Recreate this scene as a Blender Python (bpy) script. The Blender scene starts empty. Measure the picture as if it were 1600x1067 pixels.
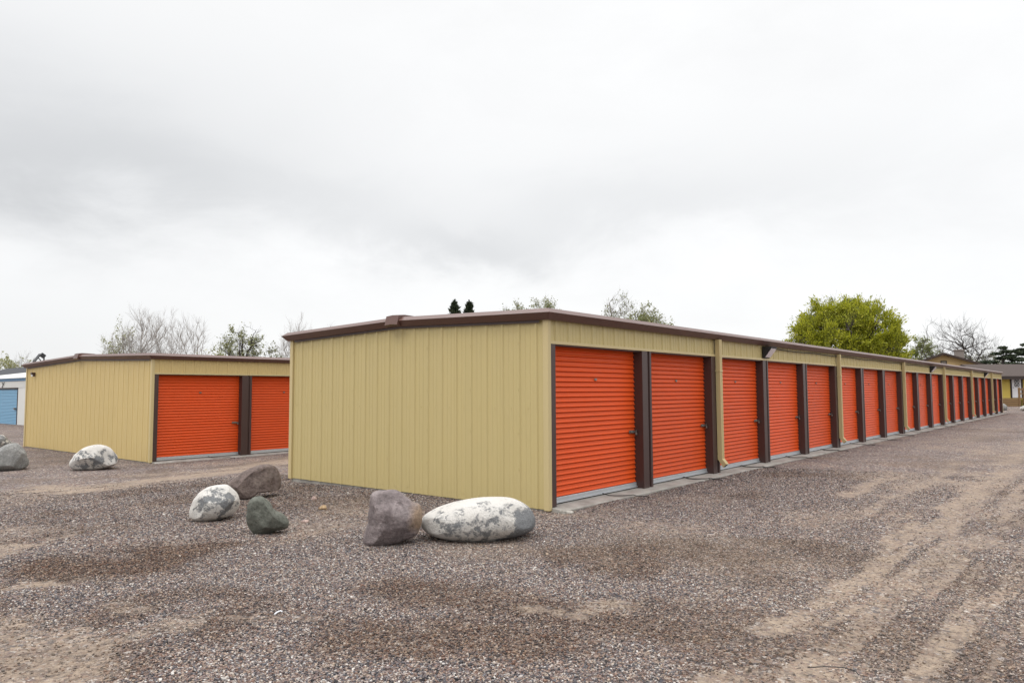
import bpy, math, random
import numpy as np
from mathutils import Matrix, Vector, noise

random.seed(7)
rng = np.random.default_rng(11)
SC = bpy.context.scene
COL = SC.collection
R = math.radians

# ------------------------------------------------------------------ camera solved from the photograph
F, PITCH, ROLL, YAW, CAMH = 1135.8, 0.0683, -0.0048, 0.6943, 1.5477
AX, AY = 0.4768, 9.8127                       # near corner of the large building
U = np.array([math.sin(YAW), math.cos(YAW), 0.0])    # along its row of doors
V = np.array([-math.cos(YAW), math.sin(YAW), 0.0])   # along its end wall

def ray(px, py):
    x, y = px - 800.0, py - 533.5
    cr, sr = math.cos(ROLL), math.sin(ROLL)
    x, y = cr * x + sr * y, -sr * x + cr * y
    c, s = math.cos(PITCH), math.sin(PITCH)
    return np.array([x / F, c + s * y / F, s - c * y / F])

def at_z(px, py, z):
    d = ray(px, py)
    return np.array([0, 0, CAMH]) + d * ((z - CAMH) / d[2])

def at_y(px, py, Y):
    d = ray(px, py)
    return np.array([0, 0, CAMH]) + d * (Y / d[1])

def sstep(t):
    t = np.clip(t, 0, 1)
    return t * t * (3 - 2 * t)

def ground_base(x, y):
    v = (x - AX) * V[0] + (y - AY) * V[1]
    return -0.048 - 0.152 * sstep((v - 2.5) / 8.0)

def at_ground(px, py):
    z = -0.1
    for _ in range(6):
        p = at_z(px, py, z)
        z = float(ground_base(p[0], p[1]))
    return p

# ------------------------------------------------------------------ materials
def new_mat(name):
    m = bpy.data.materials.new(name)
    m.use_nodes = True
    nt = m.node_tree
    b = nt.nodes['Principled BSDF']
    return m, nt, b

def N(nt, kind, **kw):
    n = nt.nodes.new(kind)
    for k, v in kw.items():
        if k in n.inputs.keys() if hasattr(n.inputs, 'keys') else False:
            n.inputs[k].default_value = v
        else:
            setattr(n, k, v)
    return n

def ramp(nt, stops, interp='LINEAR'):
    r = nt.nodes.new('ShaderNodeValToRGB')
    r.color_ramp.interpolation = interp
    els = r.color_ramp.elements
    while len(els) < len(stops):
        els.new(0.5)
    for e, (p, c) in zip(els, stops):
        e.position = p
        e.color = (c[0], c[1], c[2], 1) if not isinstance(c, (int, float)) else (c, c, c, 1)
    return r

def mixc(nt, fac, a, b, blend='MIX'):
    n = nt.nodes.new('ShaderNodeMix')
    n.data_type = 'RGBA'
    n.blend_type = blend
    for sock, val in ((n.inputs[0], fac), (n.inputs[6], a), (n.inputs[7], b)):
        if isinstance(val, bpy.types.NodeSocket):
            nt.links.new(val, sock)
        elif isinstance(val, (int, float)):
            sock.default_value = val
        else:
            sock.default_value = (*val, 1)
    return n.outputs[2]

def math_(nt, op, a, b=None, clamp=False):
    n = nt.nodes.new('ShaderNodeMath')
    n.operation = op
    n.use_clamp = clamp
    for i, val in enumerate((a, b)):
        if val is None:
            continue
        if isinstance(val, bpy.types.NodeSocket):
            nt.links.new(val, n.inputs[i])
        else:
            n.inputs[i].default_value = val
    return n.outputs[0]

def noise_tex(nt, vec, scale, detail=4, rough=.55, dist=0):
    n = nt.nodes.new('ShaderNodeTexNoise')
    n.inputs['Scale'].default_value = scale
    n.inputs['Detail'].default_value = detail
    n.inputs['Roughness'].default_value = rough
    n.inputs['Distortion'].default_value = dist
    if vec is not None:
        nt.links.new(vec, n.inputs['Vector'])
    return n

def objcoord(nt, scale=None):
    t = nt.nodes.new('ShaderNodeTexCoord')
    if scale is None:
        return t.outputs['Object']
    m = nt.nodes.new('ShaderNodeMapping')
    m.inputs['Scale'].default_value = scale
    nt.links.new(t.outputs['Object'], m.inputs['Vector'])
    return m.outputs[0]

def bump(nt, h, strength, dist, b):
    n = nt.nodes.new('ShaderNodeBump')
    n.inputs['Strength'].default_value = strength
    n.inputs['Distance'].default_value = dist
    nt.links.new(h, n.inputs['Height'])
    nt.links.new(n.outputs[0], b.inputs['Normal'])
    return n

def painted_metal(name, col, rough=.42, var=.1, streak=(9, 9, .5), dust=None, dustamt=.0, rnd=0.0, wob=.0, spec=.5):
    """painted sheet steel: slight streaking, chalking and dust"""
    m, nt, b = new_mat(name)
    n = noise_tex(nt, objcoord(nt, streak), 1.0, 5, .6)
    lo = tuple(c * (1 - var) for c in col)
    hi = tuple(min(1, c * (1 + var)) for c in col)
    c = mixc(nt, n.outputs[0], lo, hi)
    if dust:
        n2 = noise_tex(nt, objcoord(nt), 2.2, 6, .65)
        f = math_(nt, 'MULTIPLY', n2.outputs[0], dustamt)
        c = mixc(nt, f, c, dust)
    if rnd:
        oi = nt.nodes.new('ShaderNodeObjectInfo')
        h = nt.nodes.new('ShaderNodeHueSaturation')
        v = math_(nt, 'MULTIPLY_ADD', oi.outputs['Random'], rnd)
        v.node.inputs[2].default_value = 1 - rnd / 2
        nt.links.new(v, h.inputs['Value'])
        nt.links.new(c, h.inputs['Color'])
        c = h.outputs[0]
    nt.links.new(c, b.inputs['Base Color'])
    b.inputs['Specular IOR Level'].default_value = spec
    n3 = noise_tex(nt, objcoord(nt), 6, 4, .6)
    r = math_(nt, 'MULTIPLY_ADD', n3.outputs[0], .2)
    r.node.inputs[2].default_value = rough - .1
    nt.links.new(r, b.inputs['Roughness'])
    if wob:
        n4 = noise_tex(nt, objcoord(nt, (1, 1, .6)), 2.6, 2, .5)
        bump(nt, n4.outputs[0], wob, .02, b)
    return m

def plain(name, col, rough=.6, var=.15, scale=8, metal=0, bumpv=0):
    m, nt, b = new_mat(name)
    n = noise_tex(nt, objcoord(nt), scale, 5, .6)
    c = mixc(nt, n.outputs[0], tuple(x * (1 - var) for x in col), tuple(min(1, x * (1 + var)) for x in col))
    nt.links.new(c, b.inputs['Base Color'])
    b.inputs['Roughness'].default_value = rough
    b.inputs['Metallic'].default_value = metal
    if bumpv:
        bump(nt, n.outputs[0], bumpv, .02, b)
    return m

M = {}
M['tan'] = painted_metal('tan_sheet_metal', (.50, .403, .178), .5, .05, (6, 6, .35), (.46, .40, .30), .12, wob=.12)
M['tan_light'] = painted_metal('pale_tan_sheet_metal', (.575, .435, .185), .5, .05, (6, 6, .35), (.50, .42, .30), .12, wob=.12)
M['tan_trim'] = painted_metal('tan_trim_metal', (.52, .42, .215), .45, .05)
M['brown'] = painted_metal('dark_brown_metal', (.052, .027, .024), .42, .12, (9, 9, .5), (.16, .12, .10), .10)
M['fascia'] = painted_metal('brown_gutter_metal', (.108, .054, .043), .36, .12, (.6, .6, 9), (.2, .13, .11), .10, spec=.5)
M['orange'] = painted_metal('orange_red_door_metal', (.66, .074, .007), .45, .12, (.8, .8, 4), (.52, .17, .075), .14, rnd=.14, spec=.2)
M['blue'] = painted_metal('sky_blue_door_metal', (.155, .335, .50), .45, .07, (.6, .6, 3), rnd=.04)
M['bluetrim'] = painted_metal('blue_trim_metal', (.05, .16, .30), .45, .08)
M['white'] = painted_metal('white_sheet_metal', (.66, .66, .64), .5, .05, (5, 5, .4), (.5, .46, .4), .15)
M['galv'] = plain('galvanised_bar', (.52, .54, .56), .42, .12, 14, .55)
M['rubber'] = plain('black_rubber', (.02, .02, .02), .7)
M['steel'] = plain('latch_steel', (.25, .24, .22), .35, .3, 60, .8)
M['blackp'] = plain('black_plastic', (.014, .014, .017), .45)
M['lens'] = plain('frosted_lamp_lens', (.80, .76, .80), .12, .15, 30)
M['roofm'] = painted_metal('pale_roof_sheet', (.42, .40, .37), .45, .08)
M['rope'] = plain('black_rope', (.02, .019, .018), .85, .3, 200)
M['wood'] = plain('weathered_deck_wood', (.20, .12, .055), .75, .35, 9)
M['yellow'] = plain('yellow_siding_paint', (.56, .43, .085), .6, .07, 4)
M['tanwall'] = plain('tan_stucco', (.55, .40, .20), .8, .06, 4)
M['shingle'] = plain('brown_roof_shingles', (.05, .033, .027), .85, .3, 25, bumpv=.3)
M['darkshingle'] = plain('charcoal_roof_shingles', (.03, .032, .038), .85, .3, 25)
M['darktrim'] = plain('dark_brown_house_trim', (.028, .018, .015), .6)
M['whitedoor'] = plain('white_door_paint', (.72, .73, .76), .4, .04)
M['glass'] = plain('dark_window_glass', (.06, .065, .07), .08)
M['chim'] = plain('grey_chimney_brick', (.22, .19, .17), .85, .25, 18)

def concrete_mat():
    m, nt, b = new_mat('slab_concrete')
    oc = objcoord(nt)
    n1 = noise_tex(nt, oc, 3.0, 6, .65)
    n2 = noise_tex(nt, oc, 60, 3, .6)
    r = ramp(nt, [(.3, (.19, .175, .155)), (.55, (.30, .283, .255)), (.75, (.38, .362, .33))])
    f = math_(nt, 'MULTIPLY_ADD', n2.outputs[0], .25)
    f.node.inputs[2].default_value = -.12
    nt.links.new(math_(nt, 'ADD', n1.outputs[0], f), r.inputs[0])
    nt.links.new(r.outputs[0], b.inputs['Base Color'])
    b.inputs['Roughness'].default_value = .85
    bump(nt, n2.outputs[0], .35, .01, b)
    return m
M['concrete'] = concrete_mat()

def bark_mat(name, col):
    return plain(name, col, .9, .35, 5)
M['bark_grey'] = bark_mat('grey_bark', (.19, .165, .15))
M['bark_pale'] = bark_mat('pale_twig_bark', (.35, .32, .295))
M['bark_dark'] = bark_mat('dark_bark', (.055, .045, .04))

def leaf_mat(name, stops, trans=.35):
    m, nt, b = new_mat(name)
    a = nt.nodes.new('ShaderNodeAttribute')
    a.attribute_name = 'tint'
    r = ramp(nt, stops)
    nt.links.new(a.outputs['Fac'], r.inputs[0])
    nt.links.new(r.outputs[0], b.inputs['Base Color'])
    b.inputs['Roughness'].default_value = .65
    t = nt.nodes.new('ShaderNodeBsdfTranslucent')
    nt.links.new(r.outputs[0], t.inputs['Color'])
    mx = nt.nodes.new('ShaderNodeMixShader')
    mx.inputs[0].default_value = trans
    nt.links.new(b.outputs[0], mx.inputs[1])
    nt.links.new(t.outputs[0], mx.inputs[2])
    nt.links.new(mx.outputs[0], nt.nodes['Material Output'].inputs['Surface'])
    return m
M['leaf_willow'] = leaf_mat('willow_leaves', [(0, (.12, .14, .014)), (.5, (.34, .36, .022)), (.85, (.48, .47, .04)), (1, (.60, .53, .09))], .42)
M['leaf_pale'] = leaf_mat('pale_spring_leaves', [(0, (.19, .20, .10)), (.5, (.32, .33, .16)), (1, (.44, .43, .22))], .42)
M['leaf_green'] = leaf_mat('fresh_green_leaves', [(0, (.10, .125, .03)), (.5, (.21, .25, .055)), (1, (.32, .34, .10))], .42)
M['leaf_olive'] = leaf_mat('sparse_olive_leaves', [(0, (.13, .14, .06)), (.5, (.24, .255, .11)), (1, (.36, .36, .17))], .42)
M['leaf_grey'] = leaf_mat('grey_green_leaves', [(0, (.14, .145, .10)), (.5, (.25, .255, .175)), (1, (.36, .36, .26))], .42)
M['needle'] = leaf_mat('dark_evergreen_needles', [(0, (.014, .022, .012)), (.6, (.035, .052, .024)), (1, (.07, .09, .04))], .2)

# ------------------------------------------------------------------ mesh helpers
class MB:
    """collects faces; build() links them as one mesh object"""
    def __init__(s):
        s.v, s.f, s.m, s.sm = [], [], [], []
    def quad(s, pts, mi=0, smooth=False):
        i = len(s.v)
        s.v += [tuple(p) for p in pts]
        s.f.append(tuple(range(i, i + len(pts))))
        s.m.append(mi); s.sm.append(smooth)
    def strip(s, A, B, mi=0, smooth=False, close=False):
        i = len(s.v); n = len(A)
        s.v += [tuple(p) for p in A] + [tuple(p) for p in B]
        for k in range(n if close else n - 1):
            k2 = (k + 1) % n
            s.f.append((i + k, i + k2, i + n + k2, i + n + k)); s.m.append(mi); s.sm.append(smooth)
    def box(s, lo, hi, mi=0, bev=0.0, mat=None):
        x0, y0, z0 = lo; x1, y1, z1 = hi
        b = bev
        if b <= 0:
            P = [(x0, y0, z0), (x1, y0, z0), (x1, y1, z0), (x0, y1, z0), (x0, y0, z1), (x1, y0, z1), (x1, y1, z1), (x0, y1, z1)]
            Fc = [(0, 3, 2, 1), (4, 5, 6, 7), (0, 1, 5, 4), (1, 2, 6, 5), (2, 3, 7, 6), (3, 0, 4, 7)]
        else:
            bm_ = []
            P = []
            for z, e in ((z0, 1), (z0 + b, 0), (z1 - b, 0), (z1, 1)):
                k = b * e
                P += [(x0 + b, y0 + k, z), (x1 - b, y0 + k, z), (x1 - k, y0 + b, z), (x1 - k, y1 - b, z), (x1 - b, y1 - k, z), (x0 + b, y1 - k, z), (x0 + k, y1 - b, z), (x0 + k, y0 + b, z)]
            Fc = [tuple(range(7, -1, -1)), tuple(range(24, 32))]
            for L in range(3):
                for k in range(8):
                    k2 = (k + 1) % 8
                    Fc.append((L * 8 + k, L * 8 + k2, L * 8 + 8 + k2, L * 8 + 8 + k))
        if mat is not None:
            P = [tuple(mat @ Vector(p)) for p in P]
        i = len(s.v)
        s.v += P
        for f in Fc:
            s.f.append(tuple(i + k for k in f)); s.m.append(mi); s.sm.append(False)
    def tube(s, pts, rad, k=8, mi=0, smooth=True, caps=True):
        pts = [Vector(p) for p in pts]
        rings = []
        up = Vector((0, 0, 1))
        for j, p in enumerate(pts):
            d = (pts[min(j + 1, len(pts) - 1)] - pts[max(j - 1, 0)]).normalized()
            a = d.cross(up)
            if a.length < 1e-3:
                a = d.cross(Vector((1, 0, 0)))
            a.normalize(); b = d.cross(a)
            r = rad[j] if hasattr(rad, '__len__') else rad
            rings.append([tuple(p + (a * math.cos(t) + b * math.sin(t)) * r) for t in [2 * math.pi * q / k for q in range(k)]])
        i = len(s.v)
        for rg in rings:
            s.v += rg
        for j in range(len(rings) - 1):
            for q in range(k):
                q2 = (q + 1) % k
                s.f.append((i + j * k + q, i + j * k + q2, i + (j + 1) * k + q2, i + (j + 1) * k + q)); s.m.append(mi); s.sm.append(smooth)
        if caps:
            s.f.append(tuple(i + q for q in range(k))[::-1]); s.m.append(mi); s.sm.append(False)
            e = i + (len(rings) - 1) * k
            s.f.append(tuple(e + q for q in range(k))); s.m.append(mi); s.sm.append(False)
    def prism(s, prof, lo, hi, axis='x', mi=0):
        """profile polygon of the two other axes, extruded along axis"""
        def P(a, t):
            if axis == 'x': return (t, a[0], a[1])
            if axis == 'y': return (a[0], t, a[1])
            return (a[0], a[1], t)
        A = [P(a, lo) for a in prof]; B = [P(a, hi) for a in prof]
        s.strip(A, B, mi, close=True)
        s.quad(A[::-1], mi); s.quad(B, mi)
    def build(s, name, mats, parent=None, loc=None, fixn=True):
        me = bpy.data.meshes.new(name)
        me.from_pydata(s.v, [], s.f)
        if not isinstance(mats, (list, tuple)):
            mats = [mats]
        for m in mats:
            me.materials.append(m)
        me.polygons.foreach_set('material_index', s.m)
        me.polygons.foreach_set('use_smooth', s.sm)
        me.update()
        o = bpy.data.objects.new(name, me)
        COL.objects.link(o)
        if parent is not None:
            o.parent = parent
        if loc is not None:
            o.location = loc
        return o

def np_mesh(name, verts, faces, mats, parent=None, smooth=False, attr=None, fmat=None):
    """faces: (n,k) int array of equal polygons"""
    me = bpy.data.meshes.new(name)
    verts = np.asarray(verts, dtype=np.float32); faces = np.asarray(faces, dtype=np.int32)
    n, k = faces.shape
    me.vertices.add(len(verts)); me.vertices.foreach_set('co', verts.ravel())
    me.loops.add(n * k); me.loops.foreach_set('vertex_index', faces.ravel())
    me.polygons.add(n)
    me.polygons.foreach_set('loop_start', np.arange(0, n * k, k, dtype=np.int32))
    me.polygons.foreach_set('use_smooth', np.full(n, smooth, dtype=bool))
    for m in (mats if isinstance(mats, (list, tuple)) else [mats]):
        me.materials.append(m)
    if fmat is not None:
        me.polygons.foreach_set('material_index', np.asarray(fmat, dtype=np.int32))
    me.update(calc_edges=True)
    if attr:
        for an, vals in attr.items():
            at = me.attributes.new(an, 'FLOAT', 'POINT')
            at.data.foreach_set('value', np.asarray(vals, dtype=np.float32))
    o = bpy.data.objects.new(name, me)
    COL.objects.link(o)
    if parent is not None:
        o.parent = parent
    return o

def empty(name, loc=(0, 0, 0), rz=0.0):
    o = bpy.data.objects.new(name, None)
    COL.objects.link(o)
    o.location = loc
    o.rotation_euler = (0, 0, rz)
    o.empty_display_size = .3
    return o

def tag(o, label=None, cat=None, group=None, kind=None):
    if label: o['label'] = label
    if cat: o['category'] = cat
    if group: o['group'] = group
    if kind: o['kind'] = kind
    return o

def copy_tree(o, parent=None):
    c = o.copy(); COL.objects.link(c); c.parent = parent
    for ch in list(o.children):
        copy_tree(ch, c)
    return c

# ------------------------------------------------------------------ ground: one sheet to the horizon, with dirt worn through the gravel
def seg_dist(px, py, poly):
    d = np.full(px.shape, 1e9)
    for (x0, y0), (x1, y1) in zip(poly[:-1], poly[1:]):
        dx, dy = x1 - x0, y1 - y0
        L2 = dx * dx + dy * dy + 1e-9
        t = np.clip(((px - x0) * dx + (py - y0) * dy) / L2, 0, 1)
        d = np.minimum(d, np.hypot(px - x0 - t * dx, py - y0 - t * dy))
    return d

class VNoise:
    """smooth value noise on numpy arrays"""
    def __init__(s, seed):
        s.t = np.random.default_rng(seed).random((256, 256))
    def __call__(s, x, y, octaves=4):
        out = 0; amp = 1; tot = 0
        for o in range(octaves):
            xi = np.floor(x).astype(int); yi = np.floor(y).astype(int)
            fx = sstep(x - xi); fy = sstep(y - yi)
            t = s.t
            a = t[xi & 255, yi & 255]; b = t[(xi + 1) & 255, yi & 255]; c = t[xi & 255, (yi + 1) & 255]; d = t[(xi + 1) & 255, (yi + 1) & 255]
            out = out + amp * ((a * (1 - fx) + b * fx) * (1 - fy) + (c * (1 - fx) + d * fx) * fy)
            tot += amp; amp *= .5; x = x * 2.03 + 17.3; y = y * 2.03 + 5.1
        return out / tot
VN = VNoise(3); VN2 = VNoise(4); VN3 = VNoise(8)

def P2(pts):
    return [tuple(at_ground(a, b)[:2]) for a, b in pts]

# (polyline in photo pixels on the ground, half width in metres, strength)
DIRT = [
    ([(1600, 690), (1588, 712), (1550, 748), (1508, 784), (1424, 844), (1380, 880), (1332, 912), (1280, 948), (1200, 985)], .20, .9),
    ([(1600, 735), (1575, 770), (1520, 816), (1456, 880), (1400, 925), (1330, 965)], .20, .75),
    ([(1560, 930), (1500, 945), (1456, 960), (1400, 985)], .16, .75),
    ([(1560, 975), (1540, 984), (1460, 1020), (1368, 1056), (1272, 1062), (1150, 1080)], .25, .9),
    ([(1480, 880), (1420, 930), (1350, 985), (1270, 1040)], .30, .7),
    ([(1396, 740), (1360, 760), (1324, 776)], .17, .85),
    ([(1424, 748), (1396, 776)], .14, .7),
    ([(1300, 800), (1270, 816), (1230, 800)], .26, .55),
    ([(1370, 805), (1340, 800)], .2, .5),
    ([(1580, 815), (1575, 830)], .15, .6),
    ([(1560, 668), (1500, 690), (1440, 690)], .5, .5),
    ([(1600, 690), (1540, 710)], .4, .5),
    ([(-60, 985), (40, 1000), (110, 1025), (90, 1045), (-40, 1067), (-80, 1100)], .30, .72),
    ([(120, 1030), (230, 990), (270, 975)], .16, .6),
    ([(40, 912), (90, 908)], .13, .9), ([(-40, 872), (40, 850)], .22, .8), ([(80, 838), (100, 832)], .14, .6),
    ([(70, 762), (130, 765), (230, 752), (340, 738), (470, 716), (560, 690)], .55, 1.0),
    ([(200, 742), (290, 738)], .3, .7),
    ([(-80, 800), (30, 780), (90, 765)], .6, .5),
    ([(170, 945), (205, 948)], .1, .6), ([(390, 962), (470, 955)], .09, .55), ([(800, 952), (900, 948), (990, 942)], .09, .7), ([(1000, 860), (1060, 868)], .15, .35),
]
DAMP = [
    ([(90, 885), (200, 890), (270, 860)], .35, .9), ([(290, 860), (340, 855)], .2, .8), ([(0, 1035), (60, 1030), (190, 1035)], .22, .6),
    ([(560, 990), (650, 1000), (760, 990), (860, 1000)], .25, .8), ([(620, 920), (760, 940), (960, 970), (1100, 985)], .3, .75),
    ([(900, 865), (1040, 858), (1170, 868)], .32, .7), ([(960, 890), (1010, 880)], .25, .7), ([(1240, 850), (1260, 852)], .3, .6),
    ([(330, 730), (400, 724), (470, 712)], .3, .8), ([(230, 745), (262, 733)], .3, .7), ([(1090, 850), (1180, 900)], .25, .5), ([(330, 985), (380, 960)], .2, .6), ([(1150, 1040), (1260, 1010)], .2, .6),
    ([(150, 960), (280, 930), (420, 940)], .2, .5), ([(1330, 870), (1350, 880)], .3, .5),
]
DIRT_W = [(P2(p), w, s) for p, w, s in DIRT]
DAMP_W = [(P2(p), w, s) for p, w, s in DAMP]

LANE = P2([(1600, 697), (1508, 784), (1424, 844), (1350, 915), (1320, 985), (1330, 1060)])
LANE2 = P2([(-120, 800), (80, 768), (230, 752), (340, 738), (470, 716), (560, 690)])

def masks(x, y):
    wx = x + (VN(x * 1.7, y * 1.7) - .5) * .55 + (VN2(x * 6, y * 6, 3) - .5) * .18
    wy = y + (VN2(x * 1.7 + 40, y * 1.7) - .5) * .55 + (VN(x * 6 + 9, y * 6, 3) - .5) * .18
    d = np.zeros(x.shape); dm = np.zeros(x.shape)
    for poly, w, s in DIRT_W:
        k = seg_dist(wx, wy, poly) / w
        d = np.maximum(d, s * sstep(1.35 - k * .75))
    for poly, w, s in DAMP_W:
        k = seg_dist(wx, wy, poly) / w
        dm = np.maximum(dm, s * sstep(1.4 - k * .75))
    # wheel ruts: long streaks of bared sand parallel to the row of doors
    uu = (x - AX) * U[0] + (y - AY) * U[1]; vv_ = (x - AX) * V[0] + (y - AY) * V[1]
    wv = vv_ + (VN3(uu * .16, vv_ * .16, 2) - .5) * .5
    st = .62 * VN(wv * 4.6 + 31, uu * .20 + 7, 3) + .38 * VN2(uu * 1.6, vv_ * 1.6, 5)
    zone = np.maximum(sstep((1.75 - seg_dist(x, y, LANE)) / 1.1), .75 * sstep((1.1 - seg_dist(x, y, LANE2)) / .7))
    d = np.maximum(d, zone * (.30 + .52 * sstep((st - .45) / .16)))
    cut = sstep((VN2(wv * 6 + 3, uu * .4, 4) - .54) / .12)
    d = d * (1 - .5 * cut * np.minimum(1, zone * 3))
    # thin wandering dust everywhere in the driveway
    big = VN3(x * .45, y * .45, 5)
    d = np.maximum(d, .55 * sstep((big - .58) / .16))
    dm = np.maximum(dm, .5 * sstep((VN2(x * .8 + 3, y * .8, 4) - .56) / .14))
    return d, dm

def ground_z(x, y, d=None):
    z = ground_base(x, y)
    near = np.exp(-((x / 30) ** 2 + ((y - 8) / 30) ** 2))
    z = z + near * ((VN(x * .9, y * .9, 3) - .5) * .035 + (VN2(x * 4, y * 4, 2) - .5) * .012)
    if d is not None:
        z = z - .012 * d
    return z

n = 440
t = np.linspace(-1, 1, n)
gx = 14 * t + 900 * np.sign(t) * np.abs(t) ** 9
gy = 14 * t + 900 * np.sign(t) * np.abs(t) ** 9 + 11
XX, YY = np.meshgrid(gx, gy)
dd, dmm = masks(XX.ravel(), YY.ravel())
ZZ = ground_z(XX.ravel(), YY.ravel(), dd)
verts = np.stack([XX.ravel(), YY.ravel(), ZZ], 1)
ii = np.arange(n * n).reshape(n, n)
faces = np.stack([ii[:-1, :-1].ravel(), ii[:-1, 1:].ravel(), ii[1:, 1:].ravel(), ii[1:, :-1].ravel()], 1)

STONE_STOPS = [(0, (0.028, 0.026, 0.028)), (.12, (0.070, 0.065, 0.070)), (.24, (0.128, 0.125, 0.136)), (.36, (0.121, 0.091, 0.086)), (.48, (0.193, 0.149, 0.140)), (.58, (0.186, 0.113, 0.084)), (.70, (0.265, 0.205, 0.177)), (.82, (0.335, 0.268, 0.209)), (.92, (.355, .325, .308)), (1.0, (.54, .51, .475))]

def ground_mat():
    m, nt, b = new_mat('gravel_and_dirt')
    L = nt.links.new
    g = nt.nodes.new('ShaderNodeNewGeometry')
    pos = g.outputs['Position']
    def vor(scale, rnd=1.0):
        v = nt.nodes.new('ShaderNodeTexVoronoi')
        v.inputs['Scale'].default_value = scale
        v.inputs['Randomness'].default_value = rnd
        L(pos, v.inputs['Vector'])
        return v
    v1 = vor(62); v2 = vor(31); v3 = vor(15)
    def rnd_of(v):
        s = nt.nodes.new('ShaderNodeSeparateColor')
        L(v.outputs['Color'], s.inputs[0])
        return s.outputs
    c1 = rnd_of(v1); c2 = rnd_of(v2); c3 = rnd_of(v3)
    r1 = ramp(nt, STONE_STOPS); L(c1[0], r1.inputs[0])
    r2 = ramp(nt, STONE_STOPS); L(c2[0], r2.inputs[0])
    r3 = ramp(nt, STONE_STOPS); L(c3[0], r3.inputs[0])
    # bigger stones show where their own random value says so
    big = math_(nt, 'GREATER_THAN', c2[1], .52)
    col = mixc(nt, big, r1.outputs[0], r2.outputs[0])
    big3 = math_(nt, 'GREATER_THAN', c3[1], .93)
    in3 = math_(nt, 'LESS_THAN', v3.outputs['Distance'], .36)
    m3 = math_(nt, 'MULTIPLY', big3, in3)
    col = mixc(nt, m3, col, r3.outputs[0])
    # overall tone drift
    nb = noise_tex(nt, pos, .8, 6, .6)
    tone = ramp(nt, [(.3, (.80, .78, .80)), (.5, (1, .98, .97)), (.72, (1.22, 1.12, 1.02))])
    L(nb.outputs[0], tone.inputs[0])
    col = mixc(nt, 1.0, col, tone.outputs[0], 'MULTIPLY')
    fine = noise_tex(nt, pos, 7, 8, .75)
    finer = noise_tex(nt, pos, 140, 3, .6)
    def attr(nm):
        a = nt.nodes.new('ShaderNodeAttribute'); a.attribute_name = nm
        return a.outputs['Fac']
    # damp brown fines between stones
    da = attr('damp')
    fd = math_(nt, 'MULTIPLY_ADD', fine.outputs[0], 2.3)
    fd.node.inputs[2].default_value = -1.2  # breaks the edges up
    da2 = math_(nt, 'MULTIPLY', da, math_(nt, 'ADD', .9, fd), True)
    dcol = mixc(nt, finer.outputs[0], (.075, .052, .038), (.15, .108, .08))
    col = mixc(nt, math_(nt, 'MULTIPLY', da2, .85, True), col, dcol)
    # dry tan dirt
    di = attr('dirt')
    dsum = math_(nt, 'ADD', di, fd)
    dm = math_(nt, 'MULTIPLY_ADD', dsum, 1.5, True)
    dm.node.inputs[2].default_value = -.42
    has = math_(nt, 'MULTIPLY', di, 4.0, True)
    dm = math_(nt, 'MULTIPLY', dm, has)
    # loose single stones stay on top of the dirt
    loose = math_(nt, 'GREATER_THAN', c1[1], .86)
    keep = math_(nt, 'MULTIPLY_ADD', loose, -.75)
    keep.node.inputs[2].default_value = 1
    dmk = math_(nt, 'MULTIPLY', dm, keep)
    mp = nt.nodes.new('ShaderNodeMapping')
    mp.inputs['Rotation'].default_value = (0, 0, YAW)
    mp.inputs['Scale'].default_value = (9, 1.2, 1)
    L(pos, mp.inputs['Vector'])
    streak = noise_tex(nt, mp.outputs[0], 1.6, 5, .65)
    tan = ramp(nt, [(.28, (.18, .137, .105)), (.5, (.27, .208, .156)), (.72, (.36, .288, .222))])
    tt = math_(nt, 'ADD', math_(nt, 'MULTIPLY', streak.outputs[0], .7), math_(nt, 'MULTIPLY', finer.outputs[0], .3))
    L(tt, tan.inputs[0])
    col = mixc(nt, math_(nt, 'MULTIPLY', dmk, .92), col, tan.outputs[0])
    L(col, b.inputs['Base Color'])
    b.inputs['Roughness'].default_value = .92
    b.inputs['Specular IOR Level'].default_value = .25
    # relief: rounded stones, smoothed where dirt covers them
    h1 = math_(nt, 'MULTIPLY', v1.outputs['Distance'], -.5)
    h2 = math_(nt, 'MULTIPLY', math_(nt, 'MULTIPLY', v2.outputs['Distance'], big), -1.0)
    h = math_(nt, 'ADD', math_(nt, 'ADD', h1, h2), math_(nt, 'MULTIPLY', c1[2], .35))
    inv = math_(nt, 'MULTIPLY_ADD', dmk, -.88)
    inv.node.inputs[2].default_value = 1
    h = math_(nt, 'MULTIPLY', h, inv)
    h = math_(nt, 'ADD', h, math_(nt, 'MULTIPLY', streak.outputs[0], .9))
    bump(nt, h, 1.0, .02, b)
    return m
M['ground'] = ground_mat()
gr = np_mesh('ground', verts, faces, M['ground'], smooth=True, attr={'dirt': dd, 'damp': dmm})
tag(gr, 'pinkish brown gravel yard with tan dirt wheel tracks', kind='structure')

# loose stones lying on the near gravel: uncountable, one object
def stone_mat():
    m, nt, b = new_mat('loose_stones')
    a = nt.nodes.new('ShaderNodeAttribute'); a.attribute_name = 'tint'
    r = ramp(nt, STONE_STOPS)
    nt.links.new(a.outputs['Fac'], r.inputs[0])
    d = nt.nodes.new('ShaderNodeAttribute'); d.attribute_name = 'damp'
    wet = mixc(nt, 1.0, r.outputs[0], (.58, .46, .37), 'MULTIPLY')
    col = mixc(nt, d.outputs['Fac'], r.outputs[0], wet)
    e = nt.nodes.new('ShaderNodeAttribute'); e.attribute_name = 'dirt'
    col = mixc(nt, math_(nt, 'MULTIPLY', e.outputs['Fac'], .5), col, (.27, .21, .155))
    nt.links.new(col, b.inputs['Base Color'])
    b.inputs['Roughness'].default_value = .8
    b.inputs['Specular IOR Level'].default_value = .3
    return m
M['stones'] = stone_mat()

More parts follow.
